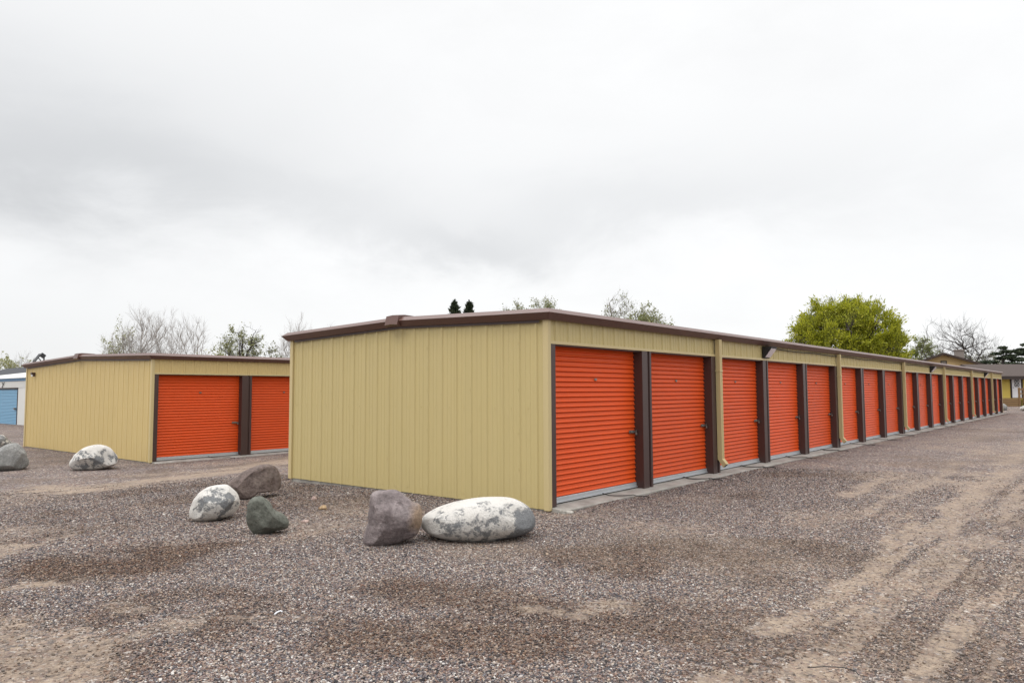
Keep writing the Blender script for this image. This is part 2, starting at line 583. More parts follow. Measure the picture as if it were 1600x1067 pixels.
def scatter_stones():
    cube = np.array([(-1, -1, -1), (1, -1, -1), (1, 1, -1), (-1, 1, -1), (-1, -1, 1), (1, -1, 1), (1, 1, 1), (-1, 1, 1)]) * .62
    cf = np.array([(0, 3, 2, 1), (4, 5, 6, 7), (0, 1, 5, 4), (1, 2, 6, 5), (2, 3, 7, 6), (3, 0, 4, 7)])
    tri = np.concatenate([cf[:, [0, 1, 2]], cf[:, [0, 2, 3]]])
    want = 460000
    K = 1000000
    r = np.concatenate([2.9 + 5.6 * rng.random(K // 2) ** .75, 6 + 10 * rng.random(K // 2) ** .9])
    a = (rng.random(K) - .5) * R(96)
    x = r * np.sin(a); y = r * np.cos(a)
    d, dm = masks(x, y)
    u = (x - AX) * U[0] + (y - AY) * U[1]; v = (x - AX) * V[0] + (y - AY) * V[1]
    lim = -.175 + .16 * (VN(u * 2.2, v * 2.2, 4) - .5)
    inside = (u > -.01) & (v > lim) & (v < 6.0)
    p = np.clip(1.0 - 1.25 * d, .035, 1) * np.clip(1 - .35 * dm, 0, 1) * (.6 + .7 * VN3(x * 1.3, y * 1.3, 3))
    ok = np.nonzero((~inside) & (rng.random(K) < p))[0]
    ok = rng.permutation(ok)[:want]
    x, y, d, dm, r = x[ok], y[ok], d[ok], dm[ok], r[ok]
    n = len(x)
    sz = (.0041 + .0054 * rng.random(n) ** 1.9 + .008 * (rng.random(n) > .99) * rng.random(n)) * (1 + .03 * np.clip(r - 6, 0, 9))
    z = ground_z(x, y, d) + sz * .30
    base = cube[None] * (1 + .75 * (rng.random((n, 8, 3)) - .5))
    base = base * (np.stack([1 + .45 * rng.random(n), .8 + .4 * rng.random(n), .62 + .4 * rng.random(n)], 1))[:, None, :]
    ang = rng.random(n) * 6.283
    ca, sa = np.cos(ang)[:, None], np.sin(ang)[:, None]
    tx = (rng.random(n) - .5)[:, None] * .9
    bx, by, bz = base[..., 0], base[..., 1], base[..., 2] + base[..., 0] * tx
    X = (bx * ca - by * sa) * sz[:, None] + x[:, None]
    Y = (bx * sa + by * ca) * sz[:, None] + y[:, None]
    Z = bz * sz[:, None] + z[:, None]
    vv = np.stack([X, Y, Z], 2).reshape(-1, 3)
    ff = (tri[None] + (np.arange(n) * 8)[:, None, None]).reshape(-1, 3)
    o = np_mesh('gravel', vv, ff, M['stones'], attr={'tint': np.repeat(rng.random(n), 8), 'damp': np.repeat(np.clip(dm * (.75 + .6 * rng.random(n)), 0, 1.2), 8), 'dirt': np.repeat(d, 8)})
    tag(o, 'loose pink, grey and tan pebbles of the gravel yard', 'gravel', kind='stuff')
scatter_stones()

# ------------------------------------------------------------------ storage buildings
RP = .3048            # rib pitch
def rib_profile(length, start=0.0, pitch=RP):
    """(s, out) points along a ribbed steel sheet"""
    pts = [(0, 0)]
    k = 0
    s = start
    while s < length:
        k += 1
        lap = ((.0335, -.005), (.036, 0)) if k % 3 == 0 else ()
        for ds, o in ((-.034, 0), (-.016, .019), (.014, .019), (.032, 0), *lap, (.098, 0), (.108, .007), (.116, .007), (.126, 0), (.178, 0), (.188, .007), (.196, .007), (.206, 0)):
            q = s + ds
            if 0 < q < length:
                pts.append((q, o))
        s += pitch
    pts.append((length, 0))
    return pts

def make_door(w, H, cm, parent):
    """roll-up curtain in local coordinates: x 0..w, faces -y, bottom at z=0"""
    mb = MB()
    bar = .085
    z = bar
    p = .0722
    shape = [(0, -.008), (.04, .004), (.09, .013), (.17, .0180), (.25, .0172), (.36, .011), (.44, .005), (.55, .002), (.90, .0), (.96, -.002), (1.0, -.008)]
    while z < H - .01:
        A = [(0, -o, z + p * a) for a, o in shape]
        B = [(w, -o, z + p * a) for a, o in shape]
        mb.strip(B, A, 0, True)
        z += p
    d = mb.build('roll_up_door', [cm], parent)
    b = MB()
    b.box((0.0, -.03, .012), (w, .012, bar), 0, .004)
    b.box((0.0, -.046, .012), (w, -.0305, .030), 0)
    b.box((0.01, -.02, -.006), (w - .01, .01, .0115), 1)
    b.build('bottom_bar', [M['galv'], M['rubber']], d)
    l = MB()
    l.box((w - .20, -.030, .868), (w - .06, -.018, .918), 0, .003)
    l.box((w - .15, -.048, .875), (w - .01, -.0325, .91), 0, .003)
    l.tube([(w - .17, -.05, .893), (w - .17, -.03, .893)], .014, 8, 0)
    l.build('latch', [M['steel']], d)
    k = MB()
    k.box((w - .066, -.074, .838), (w - .026, -.05, .882), 0, .006)
    k.tube([(w - .059, -.062, .88), (w - .059, -.062, .905), (w - .046, -.062, .916), (w - .033, -.062, .905), (w - .033, -.062, .88)], .004, 6, 0)
    k.build('padlock', [M['steel']], d)
    h = MB()
    h.box((w * .5 - .03, -.028, H - .50), (w * .5 + .03, -.016, H - .465), 0, .003)
    h.tube([(w * .5, -.03, H - .482), (w * .5, -.02, H - .482)], .012, 8, 0)
    h.build('keyhole_plate', [M['steel']], d)
    return d

def rope_mesh(seed, w):
    r = random.Random(seed)
    x = w * (.42 + .2 * r.random())
    pts = [(x, .06, .03), (x + .03, -.03, .006), (x + .08, -.10, .001), (x + .19, -.17, -.004), (x + .33, -.23, -.009)]
    q = Vector(pts[-1])
    a = -.2
    for i in range(9):
        a += r.uniform(-.8, .8)
        q = q + Vector((math.cos(a) * .055, -abs(math.sin(a)) * .045, 0))
        pts.append((q.x, q.y, -.008 - .002 * i if q.y > -.26 else -.028))
    mb = MB()
    mb.tube(pts, .0062, 6)
    return mb

def make_downspout(zt, parent):
    mb = MB()
    # ribbed box pipe 0.105 wide, 0.085 deep, then an elbow kicking out
    w, d = .0525, .088
    prof = [(-w, 0), (-w, -d), (-w * .62, -d), (-w * .5, -d + .008), (-w * .2, -d + .008), (-w * .1, -d), (w * .1, -d), (w * .2, -d + .008), (w * .5, -d + .008), (w * .62, -d), (w, -d), (w, 0)]
    y0 = -.004
    lo = [(x, y + y0, .24) for x, y in prof]; hi = [(x, y + y0, zt + .03) for x, y in prof]
    mb.strip(lo, hi, 0, close=True)
    el = [(x, y0 - .105 + y * .72, .105 - y * .72) for x, y in prof]
    mb.strip(el, [(x * 1.02, y * 1.02 + y0, .262) for x, y in prof], 0, close=True)
    ei = [(x * .9, y0 - .100 + (y + .044) * .62 - .032, .112 - (y + .044) * .62 + .032) for x, y in prof]
    mb.quad(el[::-1], 1)
    mb.box((-w - .012, -d - .01, 1.9), (w + .012, 0.0, 1.925), 0)
    return mb.build('downspout', [M['tan_trim'], M['blackp']], parent)

def make_floodlight(parent):
    mb = MB()
    prof = [(0, 0), (-.03, -.0), (-.05, .02), (-.225, .24), (-.235, .275), (-.03, .275), (0, .275)]
    mb.prism(prof, -.19, .19, 'x', 0)
    mb.box((-.06, .0, -.07), (.06, .03, .02), 0, .004)
    f = mb.build('floodlight', [M['blackp']], parent)
    ln = MB()
    ln.prism([(-.0605, .022), (-.222, .224), (-.229, .2185), (-.0675, .0165)], -.165, .165, 'x', 0)
    ln.build('lens', [M['lens']], f)
    return f

def gutter_loop(mb, L, W, zt, rise, prof):
    loops = []
    for o, dz in prof:
        loops.append([(-o, -o, zt + dz), (L + o, -o, zt + dz), (L + o, W / 2, zt + dz + rise), (L + o, W + o, zt + dz), (-o, W + o, zt + dz), (-o, W / 2, zt + dz + rise)])
    for a, b in zip(loops[:-1], loops[1:]):
        mb.strip(a, b, 0, close=True)

def storage_building(name, loc, L, W, zt, rise, zb, H, du, s, posts, nd, rd, spouts, lights, label, tanm='tan'):
    root = empty(name, loc, math.pi / 2 - YAW)
    tag(root, label, 'storage building', 'tan storage buildings with orange doors')
    # slab and apron
    mb = MB()
    mb.box((.012, .03, -.5), (L - .012, W - .012, -.004))
    mb.prism([(-.22, -.5), (.0295, -.5), (.0295, -.004), (-.195, -.020), (-.22, -.034)], .02, L - .02, 'x')
    mb.build('slab', [M['concrete']], root)
    # end wall (faces -x) with its gable top, screws in the same mesh
    def gab(y): return zt + rise * (1 - abs(y - W / 2) / (W / 2))
    mb = MB()
    pr = rib_profile(W, .19)
    A = [(-o, y, zb) for y, o in pr]; B = [(-o, y, gab(y) + .03) for y, o in pr]
    mb.strip(A, B, 0)
    sc = []
    q = .19; k = 0
    while q < W:
        if k % 3 == 1:
            for zz in (.45, .95, 1.55, 2.2):
                sc.append((q, .020, zz + .02 * ((k * 7) % 3)))
        if q + .16 < W:
            sc.append((q + .147, .001, 1.31)); sc.append((q + .147, .001, zb + .09))
        q += RP; k += 1
    for y, o, z in sc:
        mb.box((-o - .006, y - .007, z - .007), (-o + .002, y + .007, z + .007), 0)
    mb.build('end_wall', [M[tanm], M['tan_trim']], root)
    # far end wall and back wall
    mb = MB()
    mb.strip([(L + o, y, zb) for y, o in pr], [(L + o, y, gab(y) + .03) for y, o in pr], 0)
    mb.build('end_wall', [M[tanm]], root)
    mb = MB()
    px_ = rib_profile(L, .19)
    mb.strip([(x, W + o, zb) for x, o in px_], [(x, W + o, zt + .03) for x, o in px_], 0)
    mb.build('back_wall', [M['tan']], root)
    # header panel over the doors
    mb = MB()
    mb.strip([(x, -o, H) for x, o in px_], [(x, -o, zt + .03) for x, o in px_], 0)
    mb.box((0.0365, -.036, H - .012), (L - .1, -.003, H + .028), 1)
    mb.box((0.06, -.002, H - .03), (L - .06, rd + .06, H - .0125), 2)
    mb.build('door_header', [M[tanm], M['tan_trim'], M['brown']], root)
    # corner trims
    for cx, cy, sx, sy in ((0, 0, -1, -1), (L, 0, 1, -1), (0, W, -1, 1), (L, W, 1, 1)):
        mb = MB()
        o = .038
        a0, a1 = sorted((cx + sx * o, cx - sx * .036)); b0, b1 = sorted((cy + sy * o, cy - sy * .052))
        mb.box((a0, b0, zb - .012), (a1, b1, zt + .012), 0, .006)
        mb.build('corner_trim', [M['tan_trim']], root)
    # doors
    door = None
    for k in range(nd):
        x0 = du + k * s + .15 if k > 0 else .135
        x1 = du + (k + 1) * s - .15
        w = s - .30
        if door is None:
            door = make_door(w, H, M['orange'], root); d = door
        else:
            d = copy_tree(door, root)
        d.location = (x1 - w, rd, 0)
        if k < 8:
            rp = rope_mesh(k * 3 + len(name) + nd, w).build('pull_rope', [M['rope']], d)
            rp.location = (0, -rd, 0)
    # jambs and posts
    mb = MB()
    mb.box((.0365, -.030, 0.0), (.142, rd + .04, H - .013), 0)
    mb.build('door_jamb', [M['brown']], root)
    post = None
    for k in range(1, nd + (0 if nd > 10 else 1)):
        if post is None:
            m_ = MB()
            pf = [(-.15, rd + .05), (-.15, -.030), (-.146, -.034), (.02, -.034), (.028, -.030), (.034, -.004), (.085, -.004), (.091, -.030), (.096, -.034), (.146, -.034), (.15, -.030), (.15, rd + .05)]
            m_.prism(pf, -.008, H - .014, 'z', 0)
            post = m_.build('door_post', [M['brown']], root); p_ = post
        else:
            p_ = copy_tree(post, root)
        p_.location = (du + k * s, 0, 0)
    if nd > 10:
        mb = MB()
        mb.box((L - .15, -.030, 0), (L - .0565, rd + .05, H - .014), 0)
        mb.build('door_jamb', [M['brown']], root)
    # inner shell behind the doors keeps the openings dark
    mb = MB()
    mb.box((.06, rd + .1, .0), (L - .06, rd + .13, H + .2))
    mb.build('door_backing', [M['brown']], root)
    # gutter and rake trim
    prof = [(.028, -.004), (.075, -.004), (.158, .086), (.075, .150), (.06, .150), (.02, .13)]
    mb = MB()
    gutter_loop(mb, L, W, zt, rise, prof)
    for xs in (-1, 1):
        xo = 0 if xs < 0 else L
        for y0, y1, z0, z1 in ((-.0, W / 2, zt, zt + rise), (W / 2, W, zt + rise, zt)):
            a = xo + xs * .041; b = xo + xs * .0315
            y0c = max(y0, .104); y1c = min(y1, W - .104)
            P = [(a, y0c, z0 - .035), (a, y1c, z1 - .035), (a, y1c, z1 + .004), (a, y0c, z0 + .004)]
            mb.quad(P if xs > 0 else P[::-1], 1)
            mb.quad([(b, y0c, z0 - .035), (b, y1c, z1 - .035), (a, y1c, z1 - .035), (a, y0c, z0 - .035)], 1)
    mb.build('roof_trim', [M['fascia'], M['brown']], root)
    # roof sheets
    mb = MB()
    zr = zt + .128
    for y0, y1, z0, z1 in ((-.06, W / 2, zr, zr + rise), (W / 2, W + .06, zr + rise, zr)):
        mb.quad([(-.06, y0, z0), (L + .06, y0, z0), (L + .06, y1, z1), (-.06, y1, z1)], 0)
        x = .2
        while x < L:
            mb.box((0, 0, 0), (0, 0, 0)) if False else None
            x += 10
    mb.build('roof', [M['roofm']], root)
    # cap pieces that close the ridge at either end
    for xo, sx in ((0, -1), (L, 1)):
        mb = MB()
        hw = .15
        z0 = zt + rise
        pf = [(xo + sx * .176, z0 + .022), (xo + sx * .188, z0 + .030), (xo + sx * .150, z0 + .178), (xo + sx * .02, z0 + .196), (xo - sx * .3, z0 + .186), (xo - sx * .3, z0 + .10), (xo + sx * .04, z0 + .01)]
        A = [(x, W / 2 - hw, z - .012) for x, z in pf]; Bm = [(x, W / 2, z) for x, z in pf]; B = [(x, W / 2 + hw, z - .012) for x, z in pf]
        if sx < 0:
            A, B = B, A
        mb.strip(A, Bm, 0, close=True); mb.strip(Bm, B, 0, close=True)
        mb.quad(A[::-1], 0); mb.quad(B, 0)
        mb.build('ridge_cap', [M['fascia']], root)
    # downspouts, floodlights, conduit
    ds = None
    for k in spouts:
        if ds is None:
            ds = make_downspout(zt - .03, root); o = ds
        else:
            o = copy_tree(ds, root)
        o.location = (du + k * s + .075, -.0355, 0)
    fl = None
    for k in lights:
        if fl is None:
            fl = make_floodlight(root); o = fl
        else:
            o = copy_tree(fl, root)
        o.location = (du + k * s + .02, -.031, zt - .27); o.scale = (.85, .85, .88)
    if lights:
        mb = MB()
        a = du + lights[0] * s + .2
        pts = []
        x = a
        while x < du + lights[-1] * s - .2:
            pts.append((x, -.045, zt - .055 - .008 * math.sin(x * 2.1)))
            x += .35
        mb.tube(pts, .011, 6)
        mb.build('conduit', [M['rubber']], root)
    return root

S1, DU1 = 2.5913, .0465
L1 = DU1 + 19 * S1 + .06
big = storage_building('storage_building', (AX, AY, 0), L1, 5.98, 2.5104, .085, -.032, 2.2, DU1, S1, None, 19, .131,
                       (2, 5, 8, 11, 14, 17), (3, 10, 16),
                       'long low tan metal storage building whose row of orange roll-up doors runs to the right')
S2 = 2.5252
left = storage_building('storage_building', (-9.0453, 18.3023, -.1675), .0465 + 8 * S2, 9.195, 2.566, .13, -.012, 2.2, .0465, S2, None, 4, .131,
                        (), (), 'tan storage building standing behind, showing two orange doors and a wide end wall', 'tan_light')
# back of the left one is out of sight; small lamp on its end wall
mb = MB()
mb.box((-.10, -.10, 0), (0, .10, .19), 0, .01)
mb.box((-.17, -.11, .10), (-.0, .11, .205), 0, .01)
wl = mb.build('wall_lamp', [M['brown']], left, (-.022, 8.45, 2.27)); wl.scale = (.62, .62, .62)
mb = MB()
mb.box((-.145, -.075, -.01), (-.1015, .075, .098), 0, .008)
mb.build('lens', [M['whitedoor']], wl)

# solar panel and floodlight on the roof of the left building
def place_local(root, p):
    a = root.rotation_euler.z
    c, s = math.cos(a), math.sin(a)
    return (root.location[0] + c * p[0] - s * p[1], root.location[1] + s * p[0] + c * p[1], root.location[2] + p[2])
rt = math.pi / 2 - YAW
sp = empty('solar_panel', place_local(left, (.02, 8.42, 2.735)), rt)
tag(sp, 'black solar panel tilted on a bracket at the roof edge of the rear building', 'solar panel')
mb = MB(); Mx = Matrix.Translation((0, 0, .145)) @ Matrix.Rotation(R(-56), 4, 'Y')
mb.box((-.16, -.13, -.013), (.16, .13, .013), 0, .004, Mx); mb.build('panel', [M['blackp']], sp)
mb = MB(); mb.tube([(.12, 0, 0), (.09, 0, .08), (.02, 0, .15)], .016, 6); mb.box((-.10, -.06, -.02), (.14, .06, .01)); mb.build('bracket', [M['blackp']], sp)
fl = empty('floodlight', place_local(left, (.06, 7.98, 2.745)), rt)
tag(fl, 'black square floodlight on a short post beside the solar panel', 'floodlight')
mb = MB(); Mx = Matrix.Translation((-.02, 0, .19)) @ Matrix.Rotation(R(38), 4, 'Y')
mb.box((-.075, -.04, -.065), (.075, .04, .065), 0, .01, Mx); mb.build('lamp_housing', [M['blackp']], fl)
mb = MB(); mb.tube([(.02, 0, 0), (.02, 0, .14)], .022, 8); mb.box((-.05, -.05, -.02), (.07, .05, .01)); mb.build('post', [M['blackp']], fl)

# ------------------------------------------------------------------ boulders
def rock_mat(name, stops, scale, detail=8, rough=.85, bscale=20, bs=.5, patch=None):
    m, nt, b = new_mat(name)
    oc = objcoord(nt)
    n1 = noise_tex(nt, oc, scale, detail, .62, .3)
    r = ramp(nt, stops)
    nt.links.new(n1.outputs[0], r.inputs[0])
    col = r.outputs[0]
    if patch:
        (px, py, pz), rad, pc = patch
        vd = nt.nodes.new('ShaderNodeVectorMath'); vd.operation = 'DISTANCE'
        vd.inputs[1].default_value = (px, py, pz)
        nt.links.new(oc, vd.inputs[0])
        n5 = noise_tex(nt, oc, 7, 5, .6)
        dist = math_(nt, 'ADD', vd.outputs['Value'], math_(nt, 'MULTIPLY', n5.outputs[0], rad * .8))
        f = math_(nt, 'MULTIPLY', math_(nt, 'SUBTRACT', rad * 1.4, dist), 2.2 / rad, True)
        col = mixc(nt, math_(nt, 'MULTIPLY', f, .75), col, pc)
    n2 = noise_tex(nt, oc, bscale, 7, .65)
    sp = ramp(nt, [(.3, .62), (.5, 1.0), (.7, 1.35)])
    nt.links.new(n2.outputs[0], sp.inputs[0])
    col = mixc(nt, 1.0, col, sp.outputs[0], 'MULTIPLY')
    nt.links.new(col, b.inputs['Base Color'])
    b.inputs['Roughness'].default_value = rough
    b.inputs['Specular IOR Level'].default_value = .3
    n9 = noise_tex(nt, oc, bscale * 3.2, 6, .7)
    bump(nt, math_(nt, 'ADD', n2.outputs[0], math_(nt, 'MULTIPLY', n9.outputs[0], .6)), bs * 1.5, .025, b)
    return m

def painted_rock_mat(name, thr, soft, scale, seedv, tanamt=.3, patches=()):
    """flaking white coat over a dark grey stone; bare where the patches (centre, radius, strength) are"""
    m, nt, b = new_mat(name)
    t = nt.nodes.new('ShaderNodeTexCoord')
    mp = nt.nodes.new('ShaderNodeMapping')
    mp.inputs['Location'].default_value = (seedv, seedv * .7, 0)
    nt.links.new(t.outputs['Object'], mp.inputs['Vector'])
    oc = mp.outputs[0]
    n1 = noise_tex(nt, oc, scale, 12, .72, .35)
    n2 = noise_tex(nt, oc, 48, 5, .65)
    n3 = noise_tex(nt, oc, 15, 8, .75)
    v = math_(nt, 'ADD', math_(nt, 'MULTIPLY', n1.outputs[0], .68), math_(nt, 'MULTIPLY', n3.outputs[0], .32))
    for c, r_, g_ in patches:
        vd = nt.nodes.new('ShaderNodeVectorMath'); vd.operation = 'DISTANCE'
        vd.inputs[1].default_value = c
        nt.links.new(t.outputs['Object'], vd.inputs[0])
        mr = nt.nodes.new('ShaderNodeMapRange'); mr.interpolation_type = 'SMOOTHSTEP'
        mr.inputs['From Min'].default_value = r_ * .45; mr.inputs['From Max'].default_value = r_ * 1.25
        mr.inputs['To Min'].default_value = g_; mr.inputs['To Max'].default_value = 0
        nt.links.new(vd.outputs['Value'], mr.inputs['Value'])
        v = math_(nt, 'ADD', v, mr.outputs[0])
    r = ramp(nt, [(thr, 0.0), (thr + soft, 1.0)])
    nt.links.new(v, r.inputs[0])
    dark = mixc(nt, math_(nt, 'ADD', math_(nt, 'MULTIPLY', n2.outputs[0], .6), math_(nt, 'MULTIPLY', n3.outputs[0], .4)), (.05, .052, .055), (.30, .305, .31))
    wn = noise_tex(nt, oc, 3.2, 6, .6)
    white = mixc(nt, math_(nt, 'MULTIPLY', wn.outputs[0], tanamt), (.63, .62, .60), (.38, .30, .21))
    white = mixc(nt, math_(nt, 'MULTIPLY', n3.outputs[0], .30), white, (.45, .43, .40))
    col = mixc(nt, r.outputs[0], white, dark)
    nt.links.new(col, b.inputs['Base Color'])
    b.inputs['Roughness'].default_value = .85
    b.inputs['Specular IOR Level'].default_value = .25
    hh = math_(nt, 'ADD', math_(nt, 'MULTIPLY', r.outputs[0], -.35), math_(nt, 'ADD', n2.outputs[0], n3.outputs[0]))
    bump(nt, hh, .8, .022, b)
    return m

def ico_unit(sub):
    import bmesh
    bm = bmesh.new()
    bmesh.ops.create_icosphere(bm, subdivisions=sub, radius=1)
    v = np.array([x.co[:] for x in bm.verts])
    f = np.array([[q.index for q in p.verts] for p in bm.faces])
    bm.free()
    return v, f
ICO6 = ico_unit(6); ICO3 = ico_unit(3)

def boulder(name, outline, base, thick, mat, label, seed, facets=0, fdepth=.82, rough=.05, group=None, Y=None, back=.18, power=.85, sub=None, ridge=.10):
    """a rock of real size and thickness whose outline follows the photograph"""
    g = at_ground(*base)
    if Y is not None:
        g = at_y(base[0], base[1], Y)
    hd = np.array([g[0], g[1]]); dist = np.hypot(*hd); hd = hd / dist
    o = np.array(outline, float)
    w = o[:, 0].max() - o[:, 0].min()
    mpp = g[1] / F                            # metres per pixel at that depth
    halfd = .5 * w * mpp * thick
    Yc = g[1] * (1 + back * 2 * halfd / dist)
    # outline points in the vertical plane through the centre
    c = np.array([o[:, 0].min() + w / 2, (o[:, 1].min() + o[:, 1].max()) / 2])
    cen = at_y(c[0], c[1], Yc)
    right = np.array([hd[1], -hd[0], 0]); fwd = np.array([-hd[0], -hd[1], 0]); up = np.array([0, 0, 1.0])
    loc = []
    for p in o:
        d = ray(p[0], p[1])
        tt = (cen[:2] @ hd) / (d[:2] @ hd)
        q = np.array([0, 0, CAMH]) + d * tt - cen
        loc.append((q @ right, q[2]))
    loc = np.array(loc)
    sx_, sy_ = np.abs(loc[:, 0]).max(), np.abs(loc[:, 1]).max()
    nx_, ny_ = loc[:, 0] / sx_, loc[:, 1] / sy_
    th = np.arctan2(ny_, nx_); rr = np.hypot(nx_, ny_)
    k = np.argsort(th); th, rr = th[k], rr[k]
    tt = np.linspace(-np.pi, np.pi, 361)
    ring = np.interp(tt, np.concatenate([th - 2 * np.pi, th, th + 2 * np.pi]), np.tile(rr, 3))
    ker = np.hanning(21); ker /= ker.sum()
    ring = np.convolve(np.concatenate([ring[-21:-1], ring, ring[1:21]]), ker, 'same')[20:-20]
    v, f = sub or ICO6
    rx, ry, rz = v[:, 0], v[:, 1], v[:, 2]     # right, up, toward viewer
    rho = np.hypot(rx, ry)
    a = np.arctan2(ry, rx)
    e = rho ** power * np.interp(a, tt, ring)
    _px, _py = e * np.cos(a) * sx_, e * np.sin(a) * sy_
    dz = np.sign(rz) * np.abs(rz) ** .9 * halfd
    P = np.stack([_px, _py, dz], 1)
    r = np.random.default_rng(seed)
    size = np.abs(P).max()
    rim = rho ** 6
    for _ in range(facets):
        nrm = r.normal(size=3); nrm[2] = abs(nrm[2]) + .45; nrm[1] += .15; nrm /= np.linalg.norm(nrm)
        h = (P @ nrm)
        lim = h.max() * (fdepth + .10 * r.random())
        over = np.clip(h - lim, 0, None)
        P = P - nrm[None] * (over * (.92 - .84 * rim))[:, None]
    nz = np.array([noise.fractal(Vector(p * (1.7 / size)) + Vector((seed * 3.1, 0, 0)), .9, 2.1, 6) for p in P])
    nz2 = np.array([noise.ridged_multi_fractal(Vector(p * (1.1 / size)) + Vector((0, seed * 2.3, 0)), 1.0, 2.0, 4, 1.0, 2.0) for p in P]) - 1.2
    nd_ = P / (np.linalg.norm(P, axis=1, keepdims=True) + 1e-6)
    P = P + nd_ * ((nz * rough + nz2 * rough * ridge) * size * (1 - .55 * rim))[:, None]
    # object axes: x right, y away, z up
    W_ = np.stack([P[:, 0], -P[:, 2], P[:, 1]], 1)
    ob = np_mesh(name, W_, f, mat, smooth=True)
    ob.matrix_world = Matrix(((right[0], -fwd[0], 0, cen[0]), (right[1], -fwd[1], 0, cen[1]), (0, 0, 1, cen[2]), (0, 0, 0, 1)))
    tag(ob, label, 'boulder' if size > .12 else 'stone', group)
    return ob

m_white1 = painted_rock_mat('flaking_white_long_rock', .565, .06, 6.0, 3.3, .40, (((.15, -.30, -.10), .38, .10), ((.62, -.15, -.05), .30, .15), ((-.28, -.30, .02), .20, .06)))
m_white2 = painted_rock_mat('flaking_white_round_rock', .585, .05, 7.5, 8.1, .40, (((.05, -.28, .05), .30, .115), ((-.22, -.2, 0), .12, .10), ((.17, -.2, .03), .12, .06)))
m_white3 = painted_rock_mat('flaking_white_far_rock', .59, .03, 4.2, 5.5, .45, (((-.2, -.3, -.05), .34, .10), ((.2, -.35, -.12), .22, .10), ((.45, -.15, .0), .20, .12), ((.1, -.2, .22), .22, .06)))
m_purple = rock_mat('purple_brown_stone', [(.3, (.125, .103, .102)), (.5, (.20, .165, .163)), (.7, (.29, .25, .245))], 5.5, 8, .8, 26, .55, ((.32, -.12, .02), .20, (.30, .205, .125)))
m_brown = rock_mat('brown_stone', [(.3, (.075, .056, .05)), (.5, (.145, .11, .098)), (.7, (.23, .185, .16))], 3.4, 8, .8, 20, .55)
m_green = rock_mat('green_grey_stone', [(.3, (.085, .088, .074)), (.5, (.115, .119, .10)), (.7, (.15, .153, .13))], 5, 7, .85, 26, .35)
m_grey = rock_mat('smooth_grey_stone', [(.3, (.18, .178, .17)), (.5, (.225, .222, .213)), (.7, (.27, .265, .25))], 5, 7, .85, 30, .3)
m_darkg = painted_rock_mat('dark_lichen_rock', .44, .06, 7, 2.1, .3)

GB = 'boulders along the yard edge'
boulder('boulder', [(658, 820), (662, 806), (676, 797), (700, 788), (730, 781), (770, 777), (800, 778), (818, 786), (832, 800), (836, 812), (832, 826), (815, 834), (790, 839), (755, 845), (715, 843), (685, 838), (667, 831)],
        (745, 843), .62, m_white1, 'long white boulder with flaking grey patches at the corner of the front building', 1, 4, .88, .012, GB, ridge=0)
boulder('boulder', [(567, 846), (571, 829), (576, 815), (578, 792), (581, 769), (600, 766), (625, 768), (634, 775), (646, 785), (655, 786), (659, 800), (657, 822), (651, 834), (630, 843), (607, 850), (583, 853), (570, 852)],
        (605, 851), .75, m_purple, 'angular purple-brown boulder with a tan right face beside the long white one', 6, 6, .82, .045, GB, ridge=.2)
boulder('boulder', [(386, 800), (388, 785), (396, 776), (409, 775), (417, 781), (426, 794), (432, 799), (446, 806), (452, 816), (450, 824), (432, 828), (415, 834), (398, 835), (389, 824)],
        (415, 834), .8, m_green, 'dark green-grey boulder with a pointed top in front of the brown slab', 10, 8, .76, .045, GB, ridge=.2)
boulder('boulder', [(296, 805), (299, 790), (306, 776), (320, 764), (340, 758), (356, 757), (366, 765), (374, 780), (374, 791), (367, 801), (350, 808), (330, 813), (312, 814), (300, 811)],
        (325, 813), .85, m_white2, 'rounded white boulder with a dark grey speckled face beside the brown slab', 12, 5, .80, .03, GB)
boulder('boulder', [(358, 752), (372, 744), (388, 733), (403, 728), (416, 725), (430, 728), (438, 740), (440, 750), (439, 764), (425, 766), (404, 769), (393, 778), (378, 781), (362, 780), (352, 768)],
        (385, 780), .75, m_brown, 'slab-like brown boulder leaning up behind the round white one', 17, 9, .68, .045, GB, ridge=.25)
boulder('boulder', [(108, 728), (113, 716), (122, 706), (138, 697), (155, 694), (170, 698), (178, 706), (184, 717), (182, 725), (172, 729), (152, 733), (130, 735), (114, 733)],
        (140, 734), .75, m_white3, 'white boulder with grey spots in front of the rear building end wall', 21, 6, .78, .035, GB, ridge=.2)
boulder('boulder', [(-22, 728), (-12, 712), (2, 699), (14, 693), (27, 692), (36, 700), (42, 714), (46, 725), (40, 731), (22, 735), (-2, 736), (-20, 735)],
        (15, 735), .8, m_grey, 'smooth plain grey boulder cut off by the left photo edge', 25, 6, .76, .02, GB)
boulder('boulder', [(-30, 694), (-22, 684), (-6, 679), (6, 680), (13, 687), (19, 693), (14, 704), (-5, 708), (-28, 706)],
        (0, 707), .8, m_darkg, 'dark lichen-spotted boulder behind the plain grey one', 28, 3, .84, .04, GB)
boulder('boulder', [(1560, 641), (1562, 634), (1566, 630), (1571, 632), (1574, 637), (1573, 641)], (1567, 641), .9, m_grey, 'small grey boulder past the far end of the long building', 31, 2, .86, .03, GB, sub=ICO3)
boulder('boulder', [(1594, 640), (1596, 635), (1602, 633), (1611, 635), (1614, 640), (1606, 642)], (1603, 642), .9, m_white3, 'small white boulder by the deck at the right photo edge', 33, 2, .86, .03, GB, sub=ICO3)
